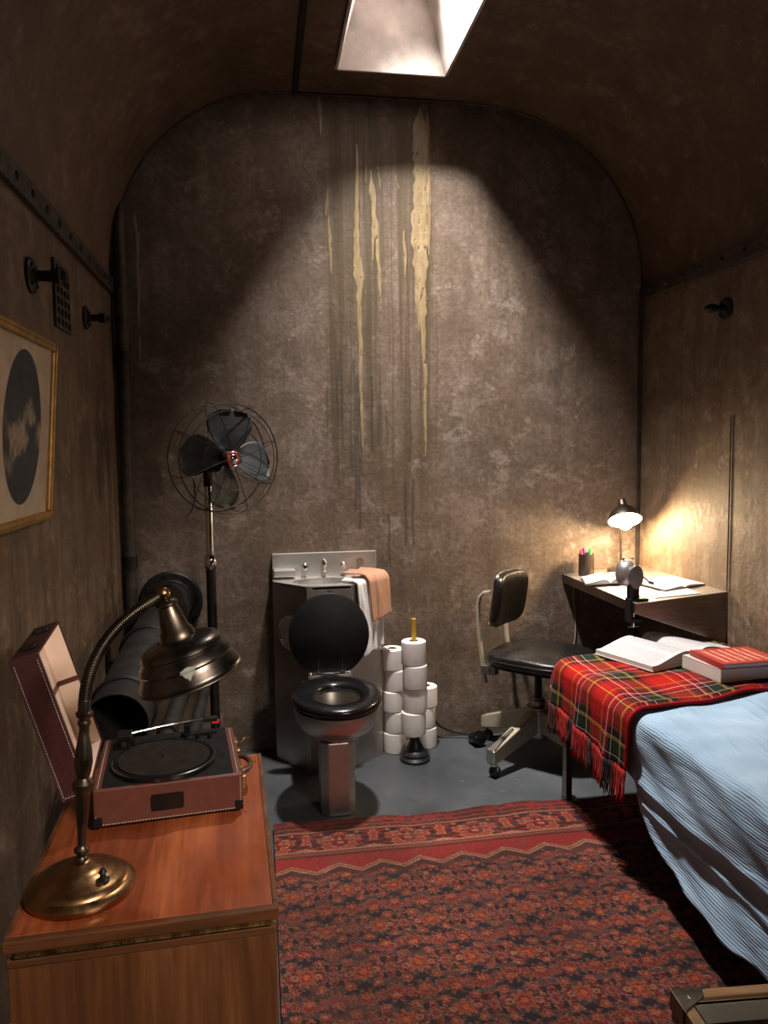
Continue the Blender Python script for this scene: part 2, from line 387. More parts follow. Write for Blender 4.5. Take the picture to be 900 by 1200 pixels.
def print_mat(name, base, ink, lines, cols=1, dens=0.5, soft=0.5, rough=0.6):
    """rows of small illegible print on a page (flat print)"""
    t = NT(name); tc = t.new('ShaderNodeTexCoord'); sp = t.new('ShaderNodeSeparateXYZ'); t.lk(tc.outputs['UV'], sp.inputs[0])
    u, v = sp.outputs[0], sp.outputs[1]
    row = t.math('GREATER_THAN', t.math('FRACT', t.math('MULTIPLY', v, lines)), 1-dens)
    cu = t.math('FRACT', t.math('MULTIPLY', u, cols))
    inm = t.math('MULTIPLY', t.math('GREATER_THAN', cu, 0.09), t.math('LESS_THAN', cu, 0.91))
    inv = t.math('MULTIPLY', t.math('GREATER_THAN', v, 0.08), t.math('LESS_THAN', v, 0.92))
    wd = t.math('GREATER_THAN', t.noise(t.coord((60, lines*1.0, 1), 'UV'), 1.5, 2), 0.43)
    f = t.math('MULTIPLY', t.math('MULTIPLY', row, inm), t.math('MULTIPLY', inv, wd))
    t.set(Base_Color=t.mix(t.math('MULTIPLY', f, soft), base, ink), Roughness=rough); return t.m
M['page'] = print_mat('printed_page', (0.56, 0.55, 0.56), (0.10, 0.09, 0.09), 30, 2, 0.5, 0.45)
M['cover_print'] = print_mat('red_cover_print', (0.40, 0.045, 0.030), (0.75, 0.45, 0.36), 7, 1, 0.42, 0.6, 0.35)

# ------------------------------------------------------------------ the shell
def struct(o): return tag(o, kind='structure')
def back_wall():
    nx, nz = 560, 290
    X = np.linspace(L-0.03, RW+0.03, nx); Z = np.linspace(0, 3.26, nz); XX, ZZ = np.meshgrid(X, Z)
    R = np.zeros_like(XX); G = np.zeros_like(XX); B = np.zeros_like(XX)
    drips = [[(0.815, 3.143, 0.042), (0.819, 3.016, 0.07), (0.81, 2.552, 0.078), (0.814, 2.438, 0.068), (0.815, 2.315, 0.058), (0.82, 2.191, 0.044), (0.821, 2.079, 0.026), (0.831, 1.9, 0.015), (0.833, 1.677, 0.0126), (0.832, 1.447, 0.008)],
     [(0.849, 3.125, 0.02), (0.855, 2.845, 0.016), (0.858, 2.594, 0.014), (0.857, 2.439, 0.0084)],
     [(0.505, 2.968, 0.009), (0.499, 2.59, 0.017), (0.498, 2.47, 0.030), (0.508, 2.341, 0.046), (0.506, 2.227, 0.019), (0.508, 2.022, 0.018), (0.505, 1.857, 0.013), (0.51, 1.649, 0.0105), (0.512, 1.468, 0.007)],
     [(0.569, 2.833, 0.008), (0.576, 2.721, 0.030), (0.584, 2.653, 0.022), (0.577, 2.512, 0.011), (0.576, 2.403, 0.008)],
     [(0.584, 2.674, 0.0126), (0.591, 2.593, 0.021), (0.602, 2.432, 0.0126), (0.608, 2.29, 0.0126), (0.611, 2.2, 0.0063)],
     [(0.354, 2.744, 0.0126), (0.356, 2.665, 0.0294), (0.351, 2.609, 0.021)],
     [(0.364, 2.626, 0.0126), (0.369, 2.466, 0.0126), (0.371, 2.333, 0.0105)],
     [(0.73, 2.55, 0.0126), (0.733, 2.436, 0.0126), (0.736, 2.326, 0.0105)],
     [(0.329, 3.174, 0.0336), (0.332, 3.096, 0.0252), (0.334, 2.979, 0.0084)],
     [(0.545, 2.871, 0.0084), (0.552, 2.772, 0.0126)], [(0.607, 2.854, 0.0084), (0.622, 2.723, 0.0084)],
     [(0.69, 2.818, 0.0084), (0.711, 2.751, 0.0084)], [(0.791, 2.314, 0.0126), (0.798, 2.15, 0.0168), (0.806, 2.067, 0.0084)],
     [(-0.535, 2.60, 0.022), (-0.525, 2.45, 0.014), (-0.53, 2.2, 0.009), (-0.532, 1.9, 0.007)]]
    for k, d in enumerate(drips):
        zs = [p[1] for p in d][::-1]; cx = np.interp(Z, zs, [p[0] for p in d][::-1]); ww = np.interp(Z, zs, [p[2] for p in d][::-1])/2
        ww = ww*(0.72+0.55*rnoise(Z*30, Z*0+k, 3+k))*np.clip((Z-zs[0])/0.10, 0.15, 1)*np.clip((zs[-1]-Z)/0.08, 0.15, 1); cx = cx+(rnoise(Z*14, Z*0+k, 40+k)-0.5)*0.007
        a = np.clip(1-(np.abs(XX-cx[:, None])-ww[:, None])/0.006, 0, 1)*((Z > zs[0]) & (Z < zs[-1]))[:, None]
        R = np.maximum(R, a*(0.5+0.5*np.clip(1-(np.abs(XX-cx[:, None])/(ww[:, None]+1e-3))**2, 0, 1)))
    R = np.where((rnoise(XX*150, ZZ*25, 77) > 0.86), R*0.3, R)
    bx = np.clip((XX-0.32)/0.05, 0, 1)*np.clip((0.90-XX)/0.05, 0, 1); bz = np.clip((3.15-ZZ)/0.2, 0, 1)*np.clip((ZZ-1.55+0.5*rnoise(XX*26, ZZ*0, 5))/0.9, 0, 1)
    G = bx*np.sqrt(bz)*(0.75+0.35*rnoise(XX*30, ZZ*1.2, 9)); G = G*np.where((XX > 0.63) & (XX < 0.70), 0.35, 1)
    for i in range(26):                                   # single brown runs below the main stain
        x0 = 0.33+0.57*rng.random(); z1 = 1.1+1.2*rng.random(); G = np.maximum(G, 0.95*np.clip(1-np.abs(XX-x0-(rnoise(ZZ*3, ZZ*0+i, i)-.5)*.02)/0.006, 0, 1)*np.clip((ZZ-z1)/0.3, 0, 1)*(ZZ < 3.0))
    for x0, z1, z0, ww in [(0.393, 1.939, 1.608, 0.0063),(0.41, 1.98, 1.608, 0.0063),(0.459, 1.898, 1.355, 0.0063),(0.477, 1.94, 1.185, 0.0084),(0.492, 1.857, 1.1, 0.0084),(0.505, 1.857, 1.355, 0.0063),(0.56, 1.857, 1.481, 0.0063),(0.593, 1.732, 1.522, 0.005),(0.635, 1.69, 1.522, 0.005),(0.726, 1.351, 1.006, 0.0063),(0.765, 1.35, 1.005, 0.0063),(0.642, 1.181, 0.922, 0.0063),(0.753, 1.9, 1.435, 0.005),(0.567, 3.227, 2.912, 0.0084)]:
        B = np.maximum(B, 0.9*np.clip(1.4-np.abs(XX-x0-(rnoise(ZZ*9, ZZ*0, int(x0*999))-.5)*.008)/ww, 0, 1)*((ZZ < z1) & (ZZ > z0)))
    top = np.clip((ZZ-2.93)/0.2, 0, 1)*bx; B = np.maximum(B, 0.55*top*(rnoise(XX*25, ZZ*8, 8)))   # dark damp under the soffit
    B = np.maximum(B, 0.7*np.clip((L+0.18-XX)/0.10, 0, 1)*(0.4+0.6*rnoise(XX*9, ZZ*2, 4)))        # uneven darkening towards the left corner
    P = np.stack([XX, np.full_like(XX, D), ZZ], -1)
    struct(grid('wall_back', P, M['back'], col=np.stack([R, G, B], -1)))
back_wall()
struct(MB().box(L-0.08, RW+0.08, Y0, D+0.02, -0.06, 0).build('floor', M['floor'], smooth=False))
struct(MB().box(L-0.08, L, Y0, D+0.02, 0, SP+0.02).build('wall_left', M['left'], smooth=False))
struct(MB().box(RW, RW+0.08, Y0, D+0.02, 0, SP+0.02).build('wall_right', M['right'], smooth=False))
struct(MB().box(L-0.08, RW+0.08, Y0-0.08, Y0, 0, 3.3).build('wall_front', M['right'], smooth=False))

OX0, OX1, OY0, OY1 = 0.390, 0.873, 2.75, 3.51
def ceiling():
    f = lambda c, e: abs(c)**e
    prof = []
    for k in range(21):
        a = PI*0.5*k/20; prof.append((FL-(FL-L)*f(math.cos(a), 0.92), SP+(AP-SP)*f(math.sin(a), 0.92)))
    prof += [(OX0, AP+0.002), (OX1, AP+0.004)]
    for k in range(20, -1, -1):
        a = PI*0.5*k/20; prof.append((FR+(RW-FR)*f(math.cos(a), 0.92), SP+(AP-SP)*f(math.sin(a), 0.92)))
    ys = [Y0, -0.5, 0.5, 1.5, 2.2, OY0, OY1, D+0.02]
    m = MB(); n = len(prof); vs = [(x, y, z) for y in ys for x, z in prof]; fs = []
    for j in range(len(ys)-1):
        for i in range(n-1):
            if ys[j] == OY0 and i == 21: continue
            fs.append((j*n+i, j*n+i+1, (j+1)*n+i+1, (j+1)*n+i))
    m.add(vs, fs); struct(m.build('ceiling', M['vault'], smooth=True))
ceiling()
sh = thing('light_shaft', 'tapering whitewashed light shaft cut up through the ceiling, brightly lit', 'skylight', (0.63, 3.13, AP))
H = 0.52; K = 0.155
o4 = [(OX0, OY0), (OX1, OY0), (OX1, OY1), (OX0, OY1)]; i4 = [(OX0+K, OY0+K), (OX1-K, OY0+K), (OX1-K, OY1-K*0.55), (OX0+K, OY1-K*0.55)]
for k in range(4):
    a, b = o4[k], o4[(k+1) % 4]; c, d = i4[(k+1) % 4], i4[k]; cx, cy = 0.63, 3.13
    out = Vector(((a[0]+b[0])/2-cx, (a[1]+b[1])/2-cy, 0)).normalized()*0.012
    inn = [Vector((a[0], a[1], AP-0.012)), Vector((b[0], b[1], AP-0.012)), Vector((c[0], c[1], AP+H)), Vector((d[0], d[1], AP+H))]
    MB().hexa([inn[0], inn[1], inn[1]+out, inn[0]+out, inn[3], inn[2], inn[2]+out, inn[3]+out]).build('shaft_panel', M['shaft'], sh, False, world=True)
MB().box(OX0+K-.02, OX1-K+.02, OY0+K-.02, OY1-K*0.55+.02, AP+H, AP+H+0.02).build('top_plate', M['shaft'], sh, False, world=True)
MB().cyl((SKY[0], SKY[1], 3.64), (SKY[0], SKY[1], AP+H), 0.03).build('lamp_holder', M['iron'], sh, world=True)
MB().sell(0.032, 0.032, 0.036, 1, 1, Matrix.Translation((SKY[0], SKY[1], 3.635))).build('bulb', M['shaftbulb'], sh, world=True)

# friezes, seams, corner strips
struct(MB().box(L, L+0.018, Y0, D, 2.215, 2.285).build('trim_1', M['rust'], smooth=False, bevel=0.003))
tr = struct(MB().box(RW-0.018, RW, Y0, D, 2.245, 2.312).build('trim_2', M['rust'], smooth=False, bevel=0.003))
y = 3.677; first = None
while y > 1.2:
    if first is None:
        first = MB().sell(0.011, 0.013, 0.013, 1, 1, nu=10, nv=6).build('rivet', M['rust'], tr); first.location = (RW-0.018, y, 2.28)
    else:
        c = first.copy(); COL.objects.link(c); c.parent = tr; c.location = (RW-0.018, y, 2.28)
    y -= 0.153
first = None; y = 3.66
t1 = bpy.data.objects['trim_1']
while y > 1.9:
    if first is None:
        first = MB().sell(0.011, 0.013, 0.013, 1, 1, nu=10, nv=6).build('rivet', M['rust'], t1); first.location = (L+0.018, y, 2.25)
    else:
        c = first.copy(); COL.objects.link(c); c.parent = t1; c.location = (L+0.018, y, 2.25)
    y -= 0.153
struct(MB().box(RW-0.022, RW, D-0.012, D, 0, 2.30).build('trim_3', M['rust'], smooth=False, bevel=0.003))
struct(MB().box(0.200, 0.228, Y0, D, AP-0.010, AP+0.004).build('trim_4', M['iron'], smooth=False, bevel=0.003))
t5 = MB()
for yy in (2.978, 2.996): t5.box(RW-0.004, RW, yy, yy+0.006, 0.87, 1.62)
struct(t5.build('trim_5', M['right'], smooth=False))
# arch bead where the vault meets the back wall
def arch_bead():
    pts = []
    for k in range(41):
        a = PI*0.5*k/40; pts.append((FL-(FL-L)*abs(math.cos(a))**.92, D, SP+(AP-SP)*abs(math.sin(a))**.92))
    for k in range(40, -1, -1):
        a = PI*0.5*k/40; pts.append((FR+(RW-FR)*abs(math.cos(a))**.92, D, SP+(AP-SP)*abs(math.sin(a))**.92))
    struct(MB().tube(pts, 0.010, 6).build('trim_6', M['rust']))
arch_bead()
# ------------------------------------------------------------------ rug
def rug():
    W0, W1, Yb, Yf = 0.024, 1.72, 0.35, 2.955
    nu, nv = 420, 640
    U = np.linspace(0, W1-W0, nu); V = np.linspace(0, Yf-Yb, nv); u, v = np.meshgrid(U, V)      # v from the far edge
    X = W0+u; Y = Yf-v
    ripple = 0.007*np.sin(X*9+1)*np.exp(-v*7)+0.004*np.sin(X*23)*np.exp(-v*10)
    Y = Y+0.012*np.sin(X*7.5)*np.exp(-v*5)
    Z = 0.008+np.abs(ripple)+0.0022*rnoise(u*9, v*9, 3)
    uu = u+0.008*(rnoise(u*22, v*22, 31)-.5)+0.03*(rnoise(u*5, v*5, 35)-.5)+0.02*np.sin(v*2.2); vv = v+0.008*(rnoise(u*20, v*20, 32)-.5)+0.035*(rnoise(u*6+9, v*6, 36)-.5)*np.clip(v*3-.9, 0, 1)+0.012*np.sin(u*3)
    navy = np.array((0.018, 0.016, 0.026)); brown = np.array((0.050, 0.022, 0.018)); red = np.array((0.235, 0.028, 0.020)); rust = np.array((0.30, 0.075, 0.035))
    tan = np.array((0.34, 0.225, 0.14)); pink = np.array((0.25, 0.095, 0.075)); bright = np.array((0.25, 0.027, 0.022)); teal = np.array((0.06, 0.07, 0.065)); ora = np.array((0.42, 0.12, 0.04))
    C = np.zeros(u.shape+(3,)); C[:] = navy
    def put(mask, c): C[mask] = c
    # field: mirrored scroll lattice with rosettes
    cw, ch = 0.165, 0.20
    row = np.floor(vv/ch); xs = uu/cw+0.5*(row % 2); cx = np.abs((xs % 1)-.5)*2; cy = np.abs(((vv/ch) % 1)-.5)*2
    idc = np.floor(xs)*7+row*13
    n1 = rnoise(cx*3.6+3, cy*4.4, 51); n2 = rnoise(cx*6.5+9, cy*7.5, 52); n3 = rnoise(cx*2.6, cy*3+20, 53)
    q = n1*0.6+n2*0.4
    put(q > 0.47, brown); put((q > 0.500), red*0.75)
    put((np.abs(q-0.500) < 0.012), tan*0.75)
    put((q > 0.56) & (n3 > 0.45), rust*0.8); put((q > 0.62), pink); put((np.abs(q-0.62) < 0.012), brown)
    put((q < 0.36) & (n3 > 0.5), red*0.9); put((np.abs(q-0.36) < 0.013) & (n3 > 0.5), tan*0.7)
    put((n2 > 0.72), teal)
    for (px, py, r, c1, c2) in ((0, 0, .030, rust, ora), (1, 1, .026, red, pink), (0, 1, .017, ora, tan), (1, 0, .017, pink, red), (.5, .5, .014, rust, tan), (.45, 0, .010, tan, red), (.55, 1, .010, red, ora)):
        dx = (cx-px)*cw/2; dy = (cy-py)*ch/2; rr = np.sqrt(dx*dx+dy*dy); an = np.arctan2(dy, dx); rad = r*(1+0.22*np.cos(an*8))
        put(rr < rad*1.22, brown); put(rr < rad*1.08, tan*0.7); put(rr < rad*0.92, c1); put(rr < rad*0.5, brown*1.2); put(rr < rad*0.38, c2)
    # border system at the far end (and at the two sides, hidden under furniture)
    e = np.minimum(v, 9)
    zig = 0.325+0.045*np.abs(((uu/0.155) % 1)-.5)*2
    inb = e < zig+0.012
    put(inb, bright)
    put(inb & (e > zig-0.010), tan*1.15); put(inb & (np.abs(e-zig) < 0.003), brown); put((e < zig+0.045) & (e > zig+0.012), brown*1.3)
    put(inb & (e < 0.255), rust*0.55); put(inb & (np.abs(e-0.258) < 0.004), brown)
    m = (e < 0.225) & (e > 0.088)
    bq = rnoise(np.abs(((uu/0.26) % 1)-.5)*9, e*42, 61)*.6+rnoise(np.abs(((uu/0.26) % 1)-.5)*17, e*80, 62)*.4
    put(m, red*0.85); put(m & (bq > 0.53), tan*1.35); put(m & (bq > 0.60), rust); put(m & (bq < 0.36), brown); put(m & (bq < 0.28), navy)
    for a in (0.088, 0.225): put(np.abs(e-a) < 0.005, tan); put(np.abs(e-a-0.008) < 0.003, brown)
    for a in (0.243,): put(np.abs(e-a) < 0.004, pink)
    m = e < 0.080; put(m, brown*1.3); st = rnoise(uu*70, e*75, 63); put(m & (st > 0.62), red); put(m & (np.abs(e-0.028) < 0.006), red); put(m & (np.abs(e-0.060) < 0.005), rust*.8); put(e < 0.010, red*.6)
    # wear: patches, woven speckle, abrash bands
    C *= np.array((0.64, 0.42, 0.41))*(0.7+0.6*rnoise(u*5, v*5, 91))[..., None]
    C *= (0.80+0.45*rnoise(u*0.7+3, v*7, 71))[..., None]
    C *= (0.80+0.5*rnoise(u*170, v*210, 72))[..., None]
    wr = np.clip((rnoise(u*13, v*13, 73)*.6+rnoise(u*45, v*45, 74)*.4-0.62)*4, 0, 0.35)[..., None]; C = C*(1-wr)+np.array((0.11, 0.040, 0.030))*wr
    sp = rnoise(u*120, v*120, 75) > 0.965; C[sp] = tan*0.6
    P = np.stack([X, Y, Z], -1)
    o = grid('persian_rug', P, vcol_mat('rug_wool', 0.95, 300, 0.7, 0.1), col=C)
    k = o.modifiers.new('solid', 'SOLIDIFY'); k.thickness = 0.007; k.offset = -1
    tag(o, 'worn red and navy patterned rug with a zigzag border covering the floor', 'rug')
rug()

# ------------------------------------------------------------------ low wooden cabinet (left foreground)
A = math.radians(2.3)
cb = thing('wooden_cabinet', 'orange-brown wooden cabinet in the left foreground, carrying lamp and record player', 'cabinet', (0.016, 1.302, 0), (0, 0, A))
CW, CDp, CH = 0.452, 0.70, 0.70
MB().box(-CW+0.004, -0.004, 0.012, CDp-0.004, 0.0, CH-0.05).build('carcass', M['front_wood'], cb, False, 0.002)
MB().box(-CW+0.010, -0.010, 0.012, CDp-0.010, CH-0.022, CH).build('top_board', M['top_wood'], cb, False, 0.001)
eb = MB().box(-CW, 0, -0.004, 0.012, CH-0.022, CH+0.0005).build('front_edge_strip', M['edge_wood'], cb, False, 0.003)
for x0, x1, y0, y1 in ((-CW, -CW+0.010, 0.012, CDp), (-0.010, 0, 0.012, CDp), (-CW+.01, -0.01, CDp-0.010, CDp)):
    MB().box(x0, x1, y0, y1, CH-0.022, CH+0.0005).build('edge_strip', M['edge_wood'], cb, False, 0.002)
MB().box(-CW+0.004, -0.004, 0.0, 0.012, CH-0.050, CH-0.034).build('lower_edge_strip', M['edge_wood'], cb, False, 0.003)
MB().box(-CW+0.006, -0.006, 0.003, 0.0122, 0.01, CH-0.050).build('front_panel', M['front_wood'], cb, False, 0.002)
hg = MB(); x = -CW+0.02
while x < -0.02: hg.cyl((x, -0.002, CH-0.028), (x+0.0095, -0.002, CH-0.028), 0.0024, n=8); x += 0.0105
hg.box(-CW+0.015, -0.015, 0.0, 0.012, CH-0.034, CH-0.022); hg.build('piano_hinge', M['brass'], cb)

# ------------------------------------------------------------------ goose-neck lamp
tl = thing('table_lamp', 'tarnished brass gooseneck lamp with a dome shade standing on the cabinet front', 'lamp', (-0.340, 1.418, CH+0.0005))
MB().lathe([(1e-5, 0), (.094, 0), (.096, .004), (.096, .012), (.090, .018), (.084, .020), (.082, .024), (.074, .030), (.062, .034), (.058, .038), (.040, .041), (.028, .047), (.021, .055), (.017, .058), (1e-5, .060)], 64).build('base', M['brass_base'], tl)
sw = MB().lathe([(1e-5, .0), (.011, 0), (.012, .003), (.006, .006), (.005, .012), (.008, .016), (.004, .022), (1e-5, .023)], 16, Matrix.Translation((.047, -.035, .033))).build('switch', M['iron'], [o for o in tl.children if o.name.startswith('base')][0])
lean = Matrix.Rotation(math.radians(3.5), 4, 'Y')
MB().lathe([(r_*.72, .050+(z_-.050)*.72) for r_, z_ in [(.010, .050), (.020, .054), (.021, .060), (.014, .064), (.010, .070), (.013, .080), (.019, .084), (.019, .090), (.012, .096), (.010, .102), (.011, .13), (.015, .18), (.017, .225), (.020, .240), (.026, .250), (.026, .262), (.019, .270), (.015, .276), (.019, .290), (.0225, .315), (.020, .345), (.013, .385), (.0115, .405), (.015, .412), (.017, .418), (.012, .424), (.0205, .436), (.0215, .442), (.015, .448), (1e-5, .449)]], 32, lean).build('column', M['brass_dark'], tl)
g0 = Vector((0.0205, 0, 0.334))
pts = bez(g0, g0+Vector((.002, .0, .085)), Vector((.062, .02, .480)), Vector((.128, .040, .516)), 240)
rad = [(0.0112, 0.0115, 0.0112, 0.0094)[i % 4] if i > 20 else 0.0115 for i in range(241)]
MB().tube(pts, rad, 16).build('gooseneck', M['brass_dark'], tl)
e1 = pts[-1]; ed = (pts[-1]-pts[-8]).normalized()
MB().cyl(e1-ed*0.004, e1+ed*0.030, 0.0105, 0.0105).build('neck_ferrule', M['brass_dark'], tl)
kb = e1+ed*0.036
MB().sell(.0135, .0135, .0135, 1, 1, Matrix.Translation(kb), 20, 12).build('knuckle', M['brass_base'], tl)
ax = Vector((0.27, 0.03, -0.95)).normalized()              # the way the shade looks
SM = Matrix.Translation(kb) @ (-ax).to_track_quat('Z', 'Y').to_matrix().to_4x4() @ Matrix.Rotation(PI, 4, 'X')
SM = Matrix.Translation(kb) @ ax.to_track_quat('Z', 'Y').to_matrix().to_4x4() @ Matrix.Diagonal((1, 1, .88, 1))
MB().lathe([(1e-5, .010), (.012, .012), (.020, .018), (.022, .024), (.019, .028), (.027, .080), (.031, .084), (.032, .090), (.034, .094), (.034, .102), (.030, .106)], 36, SM).build('socket_cup', M['brass_dark'], tl)
SH = [(.028, .098), (.040, .101), (.060, .106), (.072, .113), (.077, .120), (.079, .125), (.077, .128), (.080, .134), (.0865, .142), (.089, .150), (.087, .155), (.090, .166), (.0965, .178), (.0985, .184), (.0975, .188), (.098, .192)]
shd = MB().lathe(SH+[(.094, .190), (.0855, .166), (.083, .148), (.076, .136), (.072, .124), (.056, .112), (.026, .104)], 72, SM).build('lamp_shade', M['brass_shade'], tl)
MB().lathe([(.0985+.0022*math.cos(a), .190+.0022*math.sin(a)) for a in [2*PI*k/8 for k in range(9)]], 72, SM).build('rim', M['brass_dark'], shd)
MB().cyl(SM @ Vector((.030, -.02, .092)), SM @ Vector((.044, -.028, .094)), .004, n=10).build('thumb_screw', M['brass_dark'], tl)
# worn patch on the shade skin, facing the room
sml = [SH[i] for i in range(8, 13)]
def shade_pt(t, a, off=0.0006):
    i = min(int(t*(len(sml)-1)), len(sml)-2); f = t*(len(sml)-1)-i
    r = sml[i][0]*(1-f)+sml[i+1][0]*f+off; z = sml[i][1]*(1-f)+sml[i+1][1]*f; return SM @ Vector((r*math.cos(a), r*math.sin(a), z))
def facing(v):   # angle on the shade that looks towards a world direction
    q = SM.to_3x3().inverted() @ Vector(v); return math.atan2(q.y, q.x)
a0 = facing((0.10, -1, 0.1)); outl = []
for k in range(40):
    b = 2*PI*k/40; jr = 0.8+0.35*rnoise(np.array([k*0.6]), np.array([0.0]), 5)[0]
    t = 0.40-0.42*math.sin(b)*jr; sp_ = 0.16 if t < 0.45 else 0.16*(1-(t-0.45)/0.50); outl.append((min(max(t, 0.02), .98), a0+math.cos(b)*max(sp_, 0.02)*jr))
pc = MB(); ctr = (0.40, a0); vs = []; rings = 5
for j in range(rings+1):
    for t, a in outl: f = j/rings; vs.append(shade_pt(ctr[0]+(t-ctr[0])*f, ctr[1]+(a-ctr[1])*f))
pc.add(vs, [(j*40+k, j*40+(k+1) % 40, (j+1)*40+(k+1) % 40, (j+1)*40+k) for j in range(rings) for k in range(40)])
tag(pc.build('worn_patch', M['worn'], shd, smooth='all'), 'pale greenish worn patch')

# ------------------------------------------------------------------ record player
RA = math.radians(6)
rp = thing('record_player', 'burgundy suitcase record player with its lid open, standing on the cabinet', 'record player', (-0.222, 1.800, CH+0.001), (0, 0, RA))
bx = MB().box(-.155, .155, -.148, .148, .008, .090).build('case', M['leather'], rp, False, 0.004)
MB().box(-.137, .137, -.142, .142, .086, .0925).build('deck_plate', M['blackmatt'], rp, False, 0.001)
for sx in (-1, 1):
    for sy in (-1, 1): MB().cyl((sx*.13, sy*.12, 0), (sx*.13, sy*.12, .009), .010, n=14).build('foot', M['rubber'], rp)
MB().prism(rrect(0, 0, .068, .036, .005), 0, .003, Matrix.Translation((-.004, -.148, .048)) @ Matrix.Rotation(PI/2, 4, 'X')).build('badge', M['blackgloss'], rp, False, 0.0008)
for sx in (-1, 1):
    MB().box(sx*.147-.009, sx*.147+.009, -.1495, -.142, .008, .030).build('corner_guard', M['blackmatt'], rp, False, 0.001)
st = MB()
def stitches(a, b, step=.0062, ln=.0038, r=.0007):
    a = Vector(a); b = Vector(b); n = int((b-a).length/step); d = (b-a).normalized()
    for i in range(n): p = a+d*(i*step); st.cyl(p, p+d*ln, r, n=5)
stitches((-.150, -.1488, .013), (.150, -.1488, .013)); stitches((.1505, -.1488, .016), (.1505, -.1488, .086)); stitches((-.1505, -.1488, .016), (-.1505, -.1488, .04)); stitches((.146, -.142, .0910), (.146, .142, .0910)); stitches((-.146, -.142, .0910), (-.146, .142, .0910))
tag(st.build('stitching', M['stitch'], rp), kind='stuff')
pl = MB().lathe([(1e-5, .0925), (.112, .0925), (.115, .095), (.115, .101), (.112, .1035), (.106, .1035), (.104, .102), (1e-5, .102)], 64, Matrix.Translation((-.010, -.040, 0))).build('platter', M['blackgloss'], rp)
MB().lathe([(1e-5, .102), (.101, .102), (.101, .1045), (1e-5, .1045)], 56, Matrix.Translation((-.010, -.040, 0))).build('slip_mat', M['velvet'], pl)
MB().cyl((-.010, -.040, .104), (-.010, -.040, .122), .0032, .0026, 10).build('spindle', M['chrome'], pl)
tb = MB().cyl((-.095, .088, .0925), (-.095, .088, .110), .020, .017, 24).build('arm_base', M['blackgloss'], rp)
MB().box(-.120, -.085, .070, .118, .106, .122).build('arm_pivot', M['blackmatt'], rp, False, .003)
ta = MB().tube([(-.10, .092, .118), (-.02, .112, .122), (.06, .122, .126), (.095, .122, .127)], .0032, 8).build('tonearm', M['chrome'], rp)
MB().box(.083, .118, .113, .131, .120, .131).build('head_shell', M['blackmatt'], ta, False, .002)
MB().box(.103, .122, .114, .130, .114, .121).build('stylus', M['redplastic'], ta, False, .001)
ctl = MB()
for k in range(3): ctl.cyl((.04+.028*k, .090-.004*k, .0925), (.04+.028*k, .090-.004*k, .104), .0055, n=12)
ctl.box(.035, .050, .108, .130, .0925, .118); ctl.build('control_knobs', M['blackgloss'], rp)
for yy in (-.085, .070):
    lt = MB().box(.155, .160, yy-.018, yy+.018, .028, .086).build('latch', M['brass'], rp, False, .001)
    MB().tube([(.158, yy-.015, .080), (.172, yy-.017, .084), (.180, yy-.006, .090), (.190, yy-.022, .094)], .0016, 6).build('latch_wire', M['brass'], lt)
    MB().box(.160, .168, yy-.010, yy+.010, .030, .060).build('latch_plate', M['brass'], lt, False, .002)
hd = bez((.158, -.05, .05), (.195, -.045, .05), (.195, .045, .05), (.158, .05, .05), 14)
MB().tube(hd, .006, 8).build('carry_handle', M['leather_dark'], rp)
# the open lid, hinged at the left edge and leaning back
LM = Matrix.Translation((-.158, 0, .088)) @ Matrix.Rotation(math.radians(-16), 4, 'Y')
lid = MB().box(-.058, -.052, -.150, .150, 0, .320, LM); 
lid.box(-.052, 0, -.150, -.144, 0, .320, LM); lid.box(-.052, 0, .144, .150, 0, .320, LM); lid.box(-.052, 0, -.144, .144, 0, .006, LM); lid.box(-.052, 0, -.144, .144, .314, .320, LM)
ld = lid.build('lid', M['leather_dark'], rp, False, .0015)
MB().box(-.052, -.050, -.144, .144, .006, .314, LM).build('lining', M['lining'], ld, False)
ls = MB()
for a, b in (((-.052, -.144), (-.003, -.1425)), ((-.052, .1425), (-.003, .144))): ls.box(a[0], b[0], a[1], b[1], .006, .314, LM)
ls.box(-.052, -.003, -.144, .144, .006, .0075, LM); ls.box(-.052, -.003, -.144, .144, .3125, .314, LM); ls.build('side_lining', M['lining'], ld, False)
MB().box(-.0495, -.0475, -.143, .143, .168, .180, LM).build('strap', M['leather'], ld, False)
for y_ in (-.1425, .1410): MB().box(-.050, -.003, y_, y_+.0015, .168, .180, LM).build('strap_end', M['leather'], ld, False)
st = MB(); M4 = lambda x, y, z: tuple(LM @ Vector((x, y, z)))
stitches(M4(-.052, -.1505, .010), M4(-.052, -.1505, .312)); stitches(M4(-.006, -.1505, .010), M4(-.006, -.1505, .312)); stitches(M4(-.050, -.1505, .007), M4(-.008, -.1505, .007)); tag(st.build('lid_stitching', M['stitch'], ld), kind='stuff')
for yy in (-.085, .070): MB().box(-.040, -.012, yy-.012, yy+.012, .320, .328, LM).build('catch', M['iron'], ld, False, .002)
